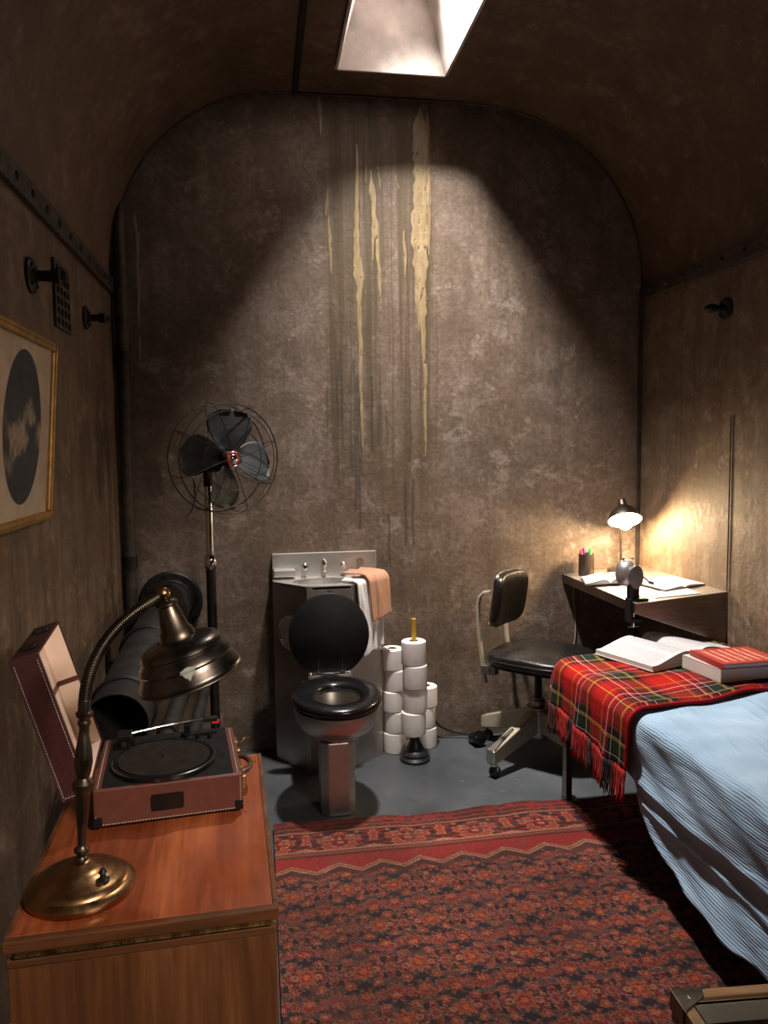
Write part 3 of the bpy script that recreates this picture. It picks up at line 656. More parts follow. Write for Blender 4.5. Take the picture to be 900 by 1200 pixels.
# ------------------------------------------------------------------ ducts running along the left wall into the end wall
def hollow(m, a, b, r, t=.003, n=40):
    a = Vector(a); b = Vector(b); d = b-a; MM = Matrix.Translation(a) @ d.to_track_quat('Z', 'Y').to_matrix().to_4x4(); h = d.length
    return m.lathe([(r-t, h), (r-t, 0), (r, 0), (r, h), (r-t, h)], n, MM)
dt = thing('duct_pipe', 'fat grey sheet-metal duct running along the left wall to the end wall', 'duct', (-.445, 2.40, .55))
hollow(MB(), (-.450, 2.40, .665), (-.430, 3.775, .775), .098).build('pipe_body', M['duct'], dt, world=True)
for yy in (2.52, 3.05):
    f = (yy-2.4)/1.375; c = Vector((-.450+.010*f, yy, .665+.110*f)); MB().tube([c+Vector((math.cos(a)*.101, 0, math.sin(a)*.101)) for a in [2*PI*k/40 for k in range(40)]], .007, 8, True).build('joint_ring', M['iron'], dt, world=True)
fl = MB().lathe([(.095, 0), (.146, 0), (.149, .004), (.149, .014), (.143, .018), (.140, .022), (.110, .024), (.104, .035), (.097, .036)], 48, Matrix.Translation((-.430, D-.002, .775)) @ Matrix.Rotation(PI/2, 4, 'X')).build('wall_flange', M['iron'], dt, world=True)
for k in range(8):
    a = 2*PI*k/8+.2; MB().cyl((-.430+.130*math.cos(a), D-.03, .775+.130*math.sin(a)), (-.430+.130*math.cos(a), D-.018, .775+.130*math.sin(a)), .009, n=6).build('bolt', M['iron'], fl, world=True)
for nm, x0, z0, z1, r, lab in (('conduit_pipe', -.322, .555, .565, .030, 'dark pipe next to the fat duct, the thicker of two'), ('conduit_pipe', -.255, .50, .47, .022, 'thin dark pipe nearest the fan stand, beside the thicker pipe')):
    q = thing(nm, lab, 'pipe', (x0, 2.45, z0-.1), group='thin pipes beside the duct')
    MB().cyl((x0, 2.45, z0), (x0+.01, D-.002, z1), r, n=24).build('pipe_body', M['duct'], q, world=True)
    MB().cyl((x0, 2.56, z0+.006), (x0, 2.60, z0+.008), r*1.18, n=24).build('collar', M['iron'], q, world=True)
    MB().cyl((x0+.01, D-.03, z1), (x0+.01, D-.001, z1), r*1.6, n=24).build('wall_flange', M['iron'], q, world=True)
# hangers that carry the pipes
hg = thing('pipe_bracket', 'dark iron wall bracket carrying the duct and pipes', 'bracket', (L, 3.3, .5))
hb = MB().box(L, -.19, 3.28, 3.31, .612, .630); hb.build('arm', M['iron'], hg, False, .002, world=True)
MB().box(L, L+.010, 3.26, 3.33, .40, .72).build('wall_plate', M['iron'], hg, False, .002, world=True)
hb = MB().tube([(L+.01, 3.295, .42), (-.40, 3.295, .615)], .008, 8).build('strut', M['iron'], hg, world=True)
cp = thing('corner_pipe', 'black upright pipe in the left corner behind the duct', 'pipe', (-.575, 3.72, 0))
MB().tube([(-.610, 3.735, 0), (-.608, 3.735, 1.2), (-.600, 3.735, 2.45), (-.598, 3.740, 2.58), (-.598, 3.775, 2.62)], .029, 20).build('pipe_body', M['rust'], cp, world=True)
for z in (.95, 1.9): MB().cyl((-.606, 3.735, z), (-.606, 3.735, z+.06), .034, n=20).build('collar', M['iron'], cp, world=True)

# ------------------------------------------------------------------ wall fittings
def fitting(loc, side, r, lab, ln):
    t = thing('pipe_fitting', lab, 'wall fitting', loc, (0, 0, 0 if side > 0 else PI), 'iron flanged wall fittings')
    X90 = Matrix.Rotation(PI/2, 4, 'Y')
    f = MB().lathe([(1e-5, 0), (r, 0), (r, .008), (r*.9, .012), (r*.45, .014), (r*.40, .022), (1e-5, .022)], 28, X90).build('flange', M['iron'], t)
    for k in range(4): a = PI/4+k*PI/2; MB().cyl((.010, r*.72*math.cos(a), r*.72*math.sin(a)), (.017, r*.72*math.cos(a), r*.72*math.sin(a)), .006, n=6).build('screw', M['iron'], f)
    MB().cyl((.020, 0, 0), (ln, 0, 0), r*.30, n=18).build('nipple', M['iron'], t)
    MB().lathe([(1e-5, 0), (r*.42, 0), (r*.42, .022), (r*.30, .026), (r*.22, .040), (1e-5, .041)], 18, Matrix.Translation((ln-.012, 0, 0)) @ X90).build('end_cap', M['iron'], t)
fitting((L, 2.43, 2.015), 1, .052, 'black flanged pipe stub high on left wall, nearer one, beside the vent', .075)
fitting((L, 3.16, 2.015), 1, .045, 'black flanged pipe stub on left wall beyond the vent, near the corner', .065)
fitting((RW, 3.05, 2.075), -1, .046, 'black flanged pipe stub high on the right wall above the desk', .070)
vg = thing('vent_grille', 'rusty pierced vent grille on the left wall above the picture', 'vent', (L, 2.79, 2.02))
MB().box(0, .003, -.105, .105, -.110, .110).build('back_plate', M['iron'], vg, False)
for k in range(5): MB().box(.003, .009, -.105+.0468*k-.0075+.011, -.105+.0468*k+.0075+.011, -.110, .110).build('bar', M['rust'], vg, False, .001)
for k in range(7): MB().box(.003, .0085, -.105, .105, -.110+.0345*k, -.110+.0345*k+.013).build('slat', M['rust'], vg, False, .001)

# ------------------------------------------------------------------ framed picture
pf = thing('framed_picture', 'gold-framed picture with a dark oval print hanging on the left wall', 'picture', (L+.004, 2.452, 1.300), (0, math.radians(4.6), 0))
PW, PHt = .56, .525
def rail(a, b, horiz):
    pr = [(0, 0), (.016, 0), (.020, .006), (.015, .012), (.018, .018), (.010, .026), (0, .026)]  # (depth, inset)
    m = MB()
    if horiz: y0, z, s = a; vs = []; 
    return m
fr = lambda y0, y1, z0, z1: MB().box(.0, .018, y0, y1, z0, z1)
for y0, y1, z0, z1 in ((-PW, 0, 0, .026), (-PW, 0, PHt-.026, PHt), (-.026, 0, .026, PHt-.026), (-PW, -PW+.026, .026, PHt-.026)): fr(y0, y1, z0, z1).build('frame_rail', M['gold'], pf, False, .004)
bd = MB()
for y0, y1, z0, z1 in ((-PW+.006, -.006, .008, .012), (-PW+.006, -.006, PHt-.012, PHt-.008), (-.012, -.008, .012, PHt-.012), (-PW+.008, -PW+.012, .012, PHt-.012)): bd.box(.0175, .0215, y0, y1, z0, z1)
bd.build('frame_beading', M['gold'], pf, False, .0015)
def mat_board():
    t = NT('foxed_mount'); n = t.noise(t.coord(), 9, 6, .7); t.set(Base_Color=t.ramp(n, [(.3, (.30, .225, .155)), (.6, (.42, .33, .24))]), Roughness=.8); return t.m
MB().box(.002, .008, -PW+.02, -.02, .02, PHt-.02).build('mount', mat_board(), pf, False)
def oval():
    cy, cz, ry, rz = -PW/2, PHt/2+.005, .165, .205; n = 110
    a = np.linspace(0, 2*PI, 97)[:-1]; r = np.linspace(0.0, 1, n); R_, A_ = np.meshgrid(r, a, indexing='ij')
    Yp = cy+ry*R_*np.cos(A_); Zp = cz+rz*R_*np.sin(A_); P = np.stack([np.full_like(Yp, .0088), Yp, Zp], -1)
    u = (Yp-cy)/ry; v = (Zp-cz)/rz
    sky = .5*rnoise(u*3+5, v*5+5, 81)+.3*rnoise(u*9+5, v*12+5, 82)
    base = np.array((.040, .045, .050))[None, None]*(0.7+sky[..., None])
    hill = rnoise(u*2.2+8+v, v*2.4+3.4, 84)*.72+rnoise(u*8+8, v*7+3, 85)*.28
    band = np.exp(-((v+0.04-.15*u)/.55)**2); m = np.clip((hill*band-.34)*6, 0, 1)[..., None]
    C = base*(1-m)+np.array((.33, .26, .19))*m*(0.55+.6*rnoise(u*16+9, v*16+9, 86))[..., None]
    tw = np.abs(rnoise(u*5+2, v*4+30, 87)-.5) < .012; C[tw & (np.abs(v) > .25)] = (.012, .012, .013)
    grid('print', P, vcol_mat('picture_print', .7, 200, .02), pf, col=C, closed=True)
oval()

# ------------------------------------------------------------------ pedestal fan
fx, fy = -.222, 3.50
fan = thing('pedestal_fan', 'tall vintage pedestal fan with four dark blades in a wire cage, standing in the corner', 'fan', (fx, fy, 0))
MB().lathe([(1e-5, 0), (.17, 0), (.172, .010), (.15, .022), (.08, .034), (.035, .050), (.026, .09), (1e-5, .092)], 40, Matrix.Translation((fx, fy, 0))).build('base', M['iron'], fan, world=True)
MB().cyl((fx, fy, .08), (fx, fy, .99), .021, n=20).build('lower_tube', M['iron'], fan, world=True)
MB().lathe([(.018, .965), (.026, .975), (.028, .99), (.028, 1.01), (.024, 1.025), (.017, 1.035), (.013, 1.04)], 24, Matrix.Translation((fx, fy, 0))).build('height_collar', M['chrome'], fan, world=True)
MB().cyl((fx, fy, 1.03), (fx, fy, 1.36), .0175, n=18).build('upper_tube', M['chrome'], fan, world=True)
ya = math.radians(31); fd = Vector((math.sin(ya), -math.cos(ya), -.03)).normalized(); fc = Vector((fx+.02, fy, 1.468))
FM = Matrix.Translation(fc) @ fd.to_track_quat('Z', 'Y').to_matrix().to_4x4()     # local z = blowing direction
MB().lathe([(1e-5, -.09), (.03, -.088), (.055, -.07), (.065, -.03), (.065, .03), (.055, .06), (.03, .07), (1e-5, .072)], 32, FM).build('motor', M['iron'], fan, world=True)
MB().tube([(fx, fy, 1.34), (fx, fy, 1.42)], .02, 12).build('yoke', M['iron'], fan, world=True)
zc = .13                                              # blade plane
hb = MB().lathe([(1e-5, zc+.035), (.024, zc+.032), (.034, zc+.018), (.036, zc-.02), (.02, zc-.06), (1e-5, zc-.06)], 32, FM).build('hub', M['iron'], fan, world=True)
# four paddles: find the screen-true start angle from the world up direction
upl = FM.to_3x3().inverted() @ Vector((0, 0, 1)); rtl = FM.to_3x3().inverted() @ Vector((math.cos(ya), math.sin(ya), 0))
for k in range(4):
    th = math.radians(84-90*k-4)
    er = rtl*math.cos(th)+upl*math.sin(th); et = -rtl*math.sin(th)+upl*math.cos(th); ez = Vector((0, 0, 1))
    nu, nv = 15, 19; P = np.zeros((nv, nu, 3))
    for j in range(nv):
        t = j/(nv-1); r = .030+.185*t
        wd = .092*math.sin(min(1, t*1.35+.10)*PI/2)**.9*(1 if t < .70 else math.sqrt(max(0.0, 1-((t-.70)/.301)**2)))+.004
        for i in range(nu):
            s = (i/(nu-1)-.5)*2; tw = math.radians(30-10*t)
            q = er*r+et*(s*wd*math.cos(tw)+.012*math.sin(t*PI))+ez*(s*wd*math.sin(tw)*-1+zc+.012*s*s)
            P[j, i] = FM @ q
    grid('blade', P, M['fanblade'], fan, world=True, thick=.0025)
bdg = MB().lathe([(1e-5, 0), (.033, 0), (.035, .003), (.033, .008), (.026, .010), (1e-5, .010)], 36, FM @ Matrix.Translation((0, 0, .190))).build('badge', M['redcover'], fan, world=True)
MB().lathe([(.0, .017), (.010, .016), (.018, .012), (.021, .009), (.021, .006)], 32, FM @ Matrix.Translation((0, 0, .190))).build('badge_dome', M['chrome'], bdg, world=True)
MB().lathe([(.0275, .0095), (.030, .0115), (.0325, .0095)], 36, FM @ Matrix.Translation((0, 0, .190))).build('badge_ring', M['chrome'], bdg, world=True)
def ring(r, z, wr): return MB().tube([FM @ Vector((r*math.cos(2*PI*k/56), r*math.sin(2*PI*k/56), z)) for k in range(56)], wr, 6, True)
for r, z, wr in ((.236, .165, .0026), (.236, .060, .0026), (.205, .188, .0018), (.135, .195, .0018)): ring(r, z, wr).build('cage_ring', M['iron'], fan, world=True)
for k in range(8):
    a = 2*PI*k/8+.2; c_, s_ = math.cos(a), math.sin(a); cv = lambda r, z, o=0: FM @ Vector((r*math.cos(a+o), r*math.sin(a+o), z))
    MB().tube([cv(.034, .192), cv(.08, .198, .05), cv(.135, .197, .10), cv(.19, .192, .12), cv(.225, .180, .12), cv(.244, .150, .11), cv(.246, .11, .09), cv(.244, .075, .07), cv(.215, .045, .04), cv(.14, .02, .02), cv(.06, .0, 0)], .0017, 6).build('cage_wire', M['iron'], fan, world=True)
MB().tube([FM @ (rtl*-.10+upl*-.10+Vector((0, 0, .02))), Vector((fx-.05, fy-.09, 1.30)), Vector((fx-.062, fy-.10, 1.25)), Vector((fx-.085, fy-.12, 1.215))], .0035, 8).build('loose_cord', M['rubber'], fan, world=True)

# ------------------------------------------------------------------ steel toilet and basin unit
tu = thing('prison_toilet', 'stainless steel toilet with built-in basin and raised black lid against the end wall', 'toilet', (.31, 3.5, 0))
poly = [(.055, 3.765), (.055, 3.665), (.205, 3.485), (.415, 3.485), (.570, 3.620), (.570, 3.765)]
TZ = .872
body = MB(); body.prism(poly, 0, TZ-.004, caps=False); bo = body.build('cabinet_body', M['steel_z'], tu, False, .002, world=True)
def top_plate():
    n = 48; el = ellipse(.300, 3.630, .150, .085, n); cx, cy = .300, 3.630; out = []
    pl = [(x, y) for x, y in poly]
    for x, y in el:          # project from the centre to the polygon edge
        d = Vector((x-cx, y-cy)).normalized(); best = 9
        for i in range(6):
            a = Vector(pl[i]); b = Vector(pl[(i+1) % 6]); e = b-a; den = d.x*e.y-d.y*e.x
            if abs(den) < 1e-9: continue
            t = ((a.x-cx)*e.y-(a.y-cy)*e.x)/den; s = ((a.x-cx)*d.y-(a.y-cy)*d.x)/den
            if t > 0 and -1e-6 <= s <= 1+1e-6: best = min(best, t)
        out.append((cx+d.x*best, cy+d.y*best))
    vs = [(x, y, TZ) for x, y in out]+[(x, y, TZ) for x, y in el]+[(x, y, TZ-.006) for x, y in el]+[(x, y, TZ-.014) for x, y in out]
    fs = []
    for k in range(n):
        k2 = (k+1) % n; fs += [(k, k2, n+k2, n+k), (n+k, n+k2, 2*n+k2, 2*n+k), (3*n+k, 3*n+k2, k2, k)]
    MB().add(vs, fs).build('top_plate', M['steel'], tu, False, world=True)
top_plate()
MB().lathe([(1, 0), (.96, -.02), (.85, -.07), (.6, -.11), (.3, -.125), (1e-5, -.128)], 48, Matrix.Translation((.300, 3.630, TZ-.005)) @ Matrix.Diagonal((.150, .085, 1, 1))).build('basin', M['steel'], tu, world=True)
bs = MB().box(.055, .570, 3.757, 3.777, TZ-.004, .992).build('backsplash', M['steel'], tu, False, .003, world=True)
MB().box(.060, .165, 3.705, 3.760, .884, .918).build('soap_ledge', M['steel'], bs, False, .004, world=True)
for x in (.215, .405):
    b = MB().lathe([(1e-5, 0), (.017, 0), (.018, .004), (.013, .010), (.011, .022), (.009, .024), (1e-5, .024)], 22, Matrix.Translation((x, 3.757, .925)) @ Matrix.Rotation(PI/2, 4, 'X')).build('push_button', M['chrome'], bs, world=True)
MB().sell(.013, .014, .028, .7, 1, Matrix.Translation((.310, 3.748, .932))).cyl((.310, 3.740, .922), (.310, 3.715, .905), .008, .007).build('spout', M['chrome'], bs, world=True)
MB().cyl((.487, 3.757, .940), (.487, 3.752, .940), .020, n=28).build('blank_disc', M['leg_steel'], bs, world=True)
fp = [(.232, 3.4846), (.388, 3.4846)]
MB().lathe([(.0045, 0), (.0075, 0)], 4, Matrix.Translation((.310, 3.4842, .848)) @ Matrix.Rotation(PI/2, 4, 'X'), 1.5, 1).box(.299, .321, 3.4838, 3.4844, .8365, .8378).build('etched_mark', M['duct'], tu, False, world=True)
# paper recess on the left cheek
e = Vector((.150, -.180, 0)).normalized(); nn = Vector((-.18, -.15, 0)).normalized(); pc_ = Vector((.130, 3.575, .640))
QM = Matrix.Translation(pc_+nn*.0015) @ nn.to_track_quat('Z', 'Y').to_matrix().to_4x4()
rc = MB().lathe([(.078, 0), (.080, .004), (.074, .006), (.072, .001)], 40, QM).build('recess_ring', M['chrome'], tu, world=True)
MB().lathe([(1e-5, .0012), (.052, .0012), (.074, .0006)], 40, QM).build('recess_disc', M['page_edge'], rc, world=True)
# bowl
BC = Matrix.Translation((.300, 3.140, 0))
bw = MB().lathe([(1e-5, .285), (.055, .288), (.085, .300), (.110, .322), (.150, .350), (.172, .385), (.180, .425), (.180, .440), (.125, .440), (.118, .415), (.095, .36), (.06, .335), (1e-5, .330)], 56, BC, 1, 1.28).build('bowl', M['steel_z'], tu, world=True)
nk = MB().hexa([(.20, 3.30, .31), (.40, 3.30, .31), (.40, 3.486, .27), (.20, 3.486, .27), (.17, 3.30, .43), (.43, 3.30, .43), (.43, 3.486, .44), (.17, 3.486, .44)]).build('bowl_neck', M['steel_z'], tu, False, .01, world=True)
MB().prism([(.222, 3.045), (.250, 3.020), (.335, 3.020), (.362, 3.045), (.362, 3.180), (.222, 3.180)], 0, .31).build('pedestal', M['steel_z'], tu, False, .006, world=True)
def seat_ring():
    n, m = 72, 18; P = np.zeros((n, m, 3))
    for i in range(n):
        a = 2*PI*i/n; ca, sa = math.cos(a), math.sin(a)
        ox, oy = .190*ca, .245*sa; ix, iy = .098*ca, .130*sa-.02
        for j in range(m):
            b = 2*PI*j/m; s = .5+.5*math.copysign(abs(math.cos(b))**.85, math.cos(b)); z = .023*math.copysign(abs(math.sin(b))**.8, math.sin(b))
            P[i, j] = (.300+ix+(ox-ix)*s, 3.140+iy+(oy-iy)*s, .466+z)
    P = np.concatenate([P, P[:1]], 0)
    grid('seat', P, M['blackgloss'], tu, world=True, closed=True)
seat_ring()
ldm = Matrix.Translation((.300, 3.425, .470)) @ Matrix.Rotation(math.radians(-4), 4, 'X')
ldv = MB().sell(.183, .0135, .178, .35, 1, ldm @ Matrix.Translation((0, .0, .180)), 64, 20)
vs = [Vector(v) for v in ldv.v]
li = MB()
pr = [(1e-5, -.013), (.150, -.013), (.176, -.010), (.183, -.003), (.183, .004), (.176, .010), (1e-5, .012)]
li.lathe(pr, 64, ldm @ Matrix.Translation((0, 0, .186)) @ Matrix.Rotation(PI/2, 4, 'X'), 1, 1.05); li.build('toilet_lid', M['blackmatt'], tu, world=True)
hn = MB().box(.215, .385, 3.405, 3.440, .476, .490).build('hinge_bar', M['chrome'], tu, False, .003, world=True)
for x in (.245, .355):
    MB().box(x-.012, x+.012, 3.400, 3.412, .485, .500).cyl((x, 3.409, .50), (x, 3.409, .55), .0035, n=8).build('hinge_post', M['chrome'], hn, False, world=True)
MB().cyl((.210, 3.42, .483), (.390, 3.42, .483), .006, n=12).build('hinge_pin', M['chrome'], hn, world=True)

# ------------------------------------------------------------------ towels over the basin edge
def towel(name, m, c, e, n, width, inl, drop, lift, label, seed, fold):
    c = Vector(c); e = Vector(e).normalized(); n = Vector(n).normalized(); nu, nv = 40, 64; P = np.zeros((nv, nu, 3)); tot = inl+drop; R0 = .014+lift
    for j in range(nv):
        s = tot*j/(nv-1)-inl
        for i in range(nu):
            w_ = (i/(nu-1)-.5); sl = s-.10*drop*w_*(1 if s > 0 else 0)
            wig = .010*math.sin(w_*fold+seed)+.005*math.sin(w_*fold*2.3+s*9+seed*2)
            if sl < 0: o = n*(sl)+Vector((0, 0, lift+.012+wig*.4*min(1, -sl*20)-.15*sl*-0.3))
            else:
                a = min(sl/R0, PI/2); o = n*(R0*math.sin(a)+max(0, wig)*min(1, sl*9)+.07*sl)+Vector((0, 0, lift+.012-R0*(1-math.cos(a))-max(0, sl-R0*PI/2)))
            P[j, i] = c+e*(w_*width*(1-.18*max(0, sl)/drop))+o
    o = grid(name, P, m, thick=.007); tag(o, label, 'towel', 'towels on the basin'); return o
te = Vector((.155, .135, 0)); tn = Vector((.135, -.155, 0)).normalized()
towel('hand_towel', M['towel_white'], (.487, 3.549, TZ), te, tn, .165, .08, .345, .004, 'white towel hanging over the basin edge underneath the beige one', 1.0, 16)
towel('hand_towel', M['towel_beige'], (.520, 3.585, TZ+.002), te, tn, .150, .13, .235, .028, 'salmon-beige towel folded over the basin edge on top of the white one', 2.2, 11)

# ------------------------------------------------------------------ toilet paper rolls
pr = thing('toilet_roll', 'x', 'toilet paper', (0, 0, 0), group='stacked toilet paper rolls')
MB().lathe([(.021, .002), (.050, .0), (.0555, .004), (.0565, .02), (.0565, .085), (.0555, .099), (.050, .103), (.021, .102), (.021, .002)], 40).build('paper', M['paper'], pr, smooth=True)
MB().lathe([(.0212, .001), (.0212, .1025), (.0195, .1025), (.0195, .001), (.0212, .001)], 28).build('core', M['card'], pr)
ORD = ['bottom', 'second from bottom', 'middle', 'second from top', 'top']
sp = []
for k in range(5): sp.append(((.634+[.0, .004, -.004, .006, -.006][k], 3.655, .1045*k), f'white roll, {ORD[k]} of the left stack beside the toilet'))
O4 = ['lowest', 'second lowest', 'second highest', 'highest']
for k in range(4): sp.append(((.712+[-.005, .003, .002, -.002][k], 3.530+[.0, .002, -.003, 0][k], .128+.1145*k-.0*k), f'white roll, {O4[k]} of four threaded on the plunger stick'))
O3 = ['bottom', 'middle', 'top']
for k in range(3): sp.append(((.800+[0, -.006, .004][k], 3.690, .1045*k), f'white roll, {O3[k]} of the short stack behind the plunger'))
for i, (p, lab) in enumerate(sp):
    if i == 0: r = pr; r.location = p; r['label'] = lab; r.rotation_euler = (0, 0, .3)
    else: r = dup(pr, p, (0, 0, i*1.3), lab)
    if 'plunger stick' in lab: r.scale = (1.05, 1.05, 1.11)
pg = thing('plunger', 'black rubber plunger with a yellow stick threaded through four paper rolls', 'plunger', (.712, 3.530, 0))
MB().lathe([(.070, .0), (.074, .004), (.074, .012), (.066, .020), (.062, .024), (.064, .034), (.054, .050), (.042, .058), (.040, .066), (.030, .086), (.024, .100), (.022, .124), (1e-5, .126)], 40).build('rubber_cup', M['rubber'], pg)
MB().prism(rrect(0, 0, .022, .022, .006, 3), .12, .690).build('stick', M['yellow'], pg, False)
# ------------------------------------------------------------------ swivel chair
ch = thing('swivel_chair', 'vintage swivel office chair with black vinyl seat and cream metal base under the desk', 'chair', (1.300, 3.440, 0), (0, 0, math.radians(-46)))
FT = math.radians(46)
def beam(a):
    c, s = math.cos(a), math.sin(a); R_ = lambda r, w, z: (r*c-w*s, r*s+w*c, z)
    return [R_(.035, -.028, .135), R_(.345, -.023, .060), R_(.345, .023, .060), R_(.035, .028, .135), R_(.035, -.028, .245), R_(.345, -.022, .128), R_(.345, .022, .128), R_(.035, .028, .245)]
for wa in (212, 122, 302, 32):
    a = math.radians(wa)+FT; c, s = math.cos(a), math.sin(a)
    lg = MB().hexa(beam(a)).build('leg', M['cream'], ch, False, .007, seg=3)
    R_ = lambda r, w, z: (r*c-w*s, r*s+w*c, z)
    MB().hexa([R_(.19, -.008, .190), R_(.348, -.023, .124), R_(.348, .023, .124), R_(.19, .008, .190), R_(.19, -.006, .1945), R_(.350, -.021, .1315), R_(.350, .021, .1315), R_(.19, .006, .1945)]).hexa([R_(.343, -.0245, .075), R_(.352, -.022, .075), R_(.352, .022, .075), R_(.343, .0245, .075), R_(.343, -.0245, .132), R_(.352, -.022, .130), R_(.352, .022, .130), R_(.343, .0245, .132)]).build('scuff_plate', M['chrome'], lg, False, .003)
    cs = MB().cyl(R_(.325, 0, .050), R_(.325, 0, .070), .011, n=14).box(-.004, .004, -.018, .018, .028, .055, Matrix.Translation(R_(.320, 0, 0)) @ Matrix.Rotation(a+.5, 4, 'Z')).build('caster', M['chrome'], ch, False)
    MB().cyl(Vector(R_(.318, -.014, .0255)), Vector(R_(.318, .014, .0255)), .025, n=24).build('wheel', M['rubber'], cs, smooth=True)
MB().lathe([(1e-5, .10), (.045, .11), (.048, .13), (.048, .245), (.055, .250), (.055, .256), (.034, .262), (.034, .285), (.028, .292), (.024, .300), (1e-5, .301)], 32).build('hub', M['leg_steel'], ch)
MB().cyl((0, 0, .29), (0, 0, .44), .017, n=20).build('column', M['iron'], ch)
MB().box(-.08, .09, -.05, .05, .425, .462).build('tilt_box', M['leg_steel'], ch, False, .005)
sp_ = MB(); sp_.tube([(.05+.11*t/140, .016*math.cos(t*.9)-.03, .438+.016*math.sin(t*.9)) for t in range(140)], .0022, 6).build('tilt_spring', M['chrome'], ch)
se = MB().sell(.225, .215, .034, .42, .55, Matrix.Translation((.015, 0, .500)), 64, 20); se.v = [(x, y, z+ (.020*math.exp(-((x-.015)**2+y*y)/.02) if z > .5 else 0)+ (.012*(1-min(1, ((x-.015)**2+y*y)/.05)) if z > .5 else 0)) for x, y, z in se.v]
st_ = se.build('seat', M['vinyl'], ch, smooth='all')
rim_pts = [(.015+.226*math.copysign(abs(math.cos(a))**.55, math.cos(a)), .216*math.copysign(abs(math.sin(a))**.55, math.sin(a)), .500) for a in [2*PI*k/72 for k in range(72)]]
MB().tube(rim_pts, .005, 8, True).build('piping', M['vinyl'], st_)
MB().prism([(x, y) for x, y, z in rim_pts], .464, .474, Matrix.Translation((.015*.05, 0, 0)) @ Matrix.Diagonal((.95, .95, 1, 1))).build('seat_pan', M['blackmatt'], ch)
for s_ in (-1, 1):
    y = .135*s_; path = [(-.212, y, .365), (-.226, y, .45), (-.240, y, .55), (-.250, y, .66), (-.252, y, .745), (-.243, y, .785), (-.222, y*.96, .806), (-.195, y*.85, .808)]
    m = MB(); w2 = .011; vs = []
    for i, p in enumerate(path):
        a_ = Vector(path[max(i-1, 0)]); b_ = Vector(path[min(i+1, len(path)-1)]); t_ = (b_-a_).normalized(); n_ = t_.cross(Vector((0, 1, 0))).normalized()*.007; q = Vector(p)
        vs += [q-n_+Vector((0, -w2, 0)), q+n_+Vector((0, -w2, 0)), q+n_+Vector((0, w2, 0)), q-n_+Vector((0, w2, 0))]
    fs = [(0, 1, 2, 3), tuple(4*(len(path)-1)+k for k in (3, 2, 1, 0))]
    for i in range(len(path)-1):
        for k in range(4): fs.append((4*i+k, 4*i+(k+1) % 4, 4*i+4+(k+1) % 4, 4*i+4+k))
    up_ = m.add(vs, fs).build('back_upright', M['cream'], ch, False, .002)
    MB().box(-.228, -.150, y-.020, y+.020, .415, .455).build('bracket', M['leg_steel'], ch, False, .003)
    MB().cyl((-.19, y-.024, .435), (-.19, y+.024, .435), .012, n=8).build('bolt', M['leg_steel'], ch)
BP = Matrix.Translation((-.170, 0, .765)) @ Matrix.Rotation(math.radians(9), 4, 'Y')
bk = MB().sell(.026, .150, .134, .45, .35, BP, 56, 28); 
inv = BP.inverted(); nv_ = []
for v in bk.v:
    q = inv @ Vector(v); q.x += .9*q.y*q.y-.2*q.z*q.z; nv_.append(tuple(BP @ q))
bk.v = nv_; bko = bk.build('backrest', M['vinyl'], ch, smooth='all')
hp = []
for a in [2*PI*k/60 for k in range(60)]:
    q = Vector((-.020, .146*math.copysign(abs(math.cos(a))**.4, math.cos(a)), .131*math.copysign(abs(math.sin(a))**.4, math.sin(a)))); q.x += .9*q.y*q.y-.2*q.z*q.z; hp.append(BP @ q)
MB().tube(hp, .0055, 8, True).build('back_rim', M['chrome'], bko)

# ------------------------------------------------------------------ wall-hung steel desk
dk = thing('wall_desk', 'stainless steel wedge-shaped desk bolted into the right back corner', 'desk', (1.985, 3.4, .62))
M['gusset'] = steel('steel_brown_reflection', (0.24, 0.20, 0.17), 0.30, 0)  # desk steel with its dark brown reflections put into the base colour
XL, XR, YA, YB = 1.558, 1.9845, 2.990, 3.776; ZL, ZR = .832, .866
MB().hexa([(XL, YA, ZL-.004), (XR, YA, ZR-.004), (XR, YB, ZR-.004), (XL, YB, ZL-.004), (XL, YA, ZL), (XR, YA, ZR), (XR, YB, ZR), (XL, YB, ZL)]).build('desk_top', M['desk_steel'], dk, False, .0015, world=True)
MB().box(XL-.003, XL+.001, YA-.002, YB, ZL-.040, ZL+.001).build('side_rim', M['gusset'], dk, False, .001, world=True)
for yy in (YA, YB-.006):
    MB().add([(XL, yy, ZL-.040), (XR, yy, .64), (XR, yy, ZR-.003), (XL, yy, ZL-.003), (XL, yy+.005, ZL-.040), (XR, yy+.005, .64), (XR, yy+.005, ZR-.003), (XL, yy+.005, ZL-.003)], [(0,1,2,3), (7,6,5,4), (0,4,5,1), (1,5,6,2), (2,6,7,3), (3,7,4,0)]).build('gusset_panel', M['gusset'], dk, False, world=True)
MB().hexa([(XL, YA+.005, ZL-.043), (XR, YA+.005, .637), (XR, YB-.006, .637), (XL, YB-.006, ZL-.043), (XL, YA+.005, ZL-.040), (XR, YA+.005, .640), (XR, YB-.006, .640), (XL, YB-.006, ZL-.040)]).build('under_panel', M['leg_steel'], dk, False, world=True)
dz = lambda x: ZL+(ZR-ZL)*(x-XL)/(XR-XL)
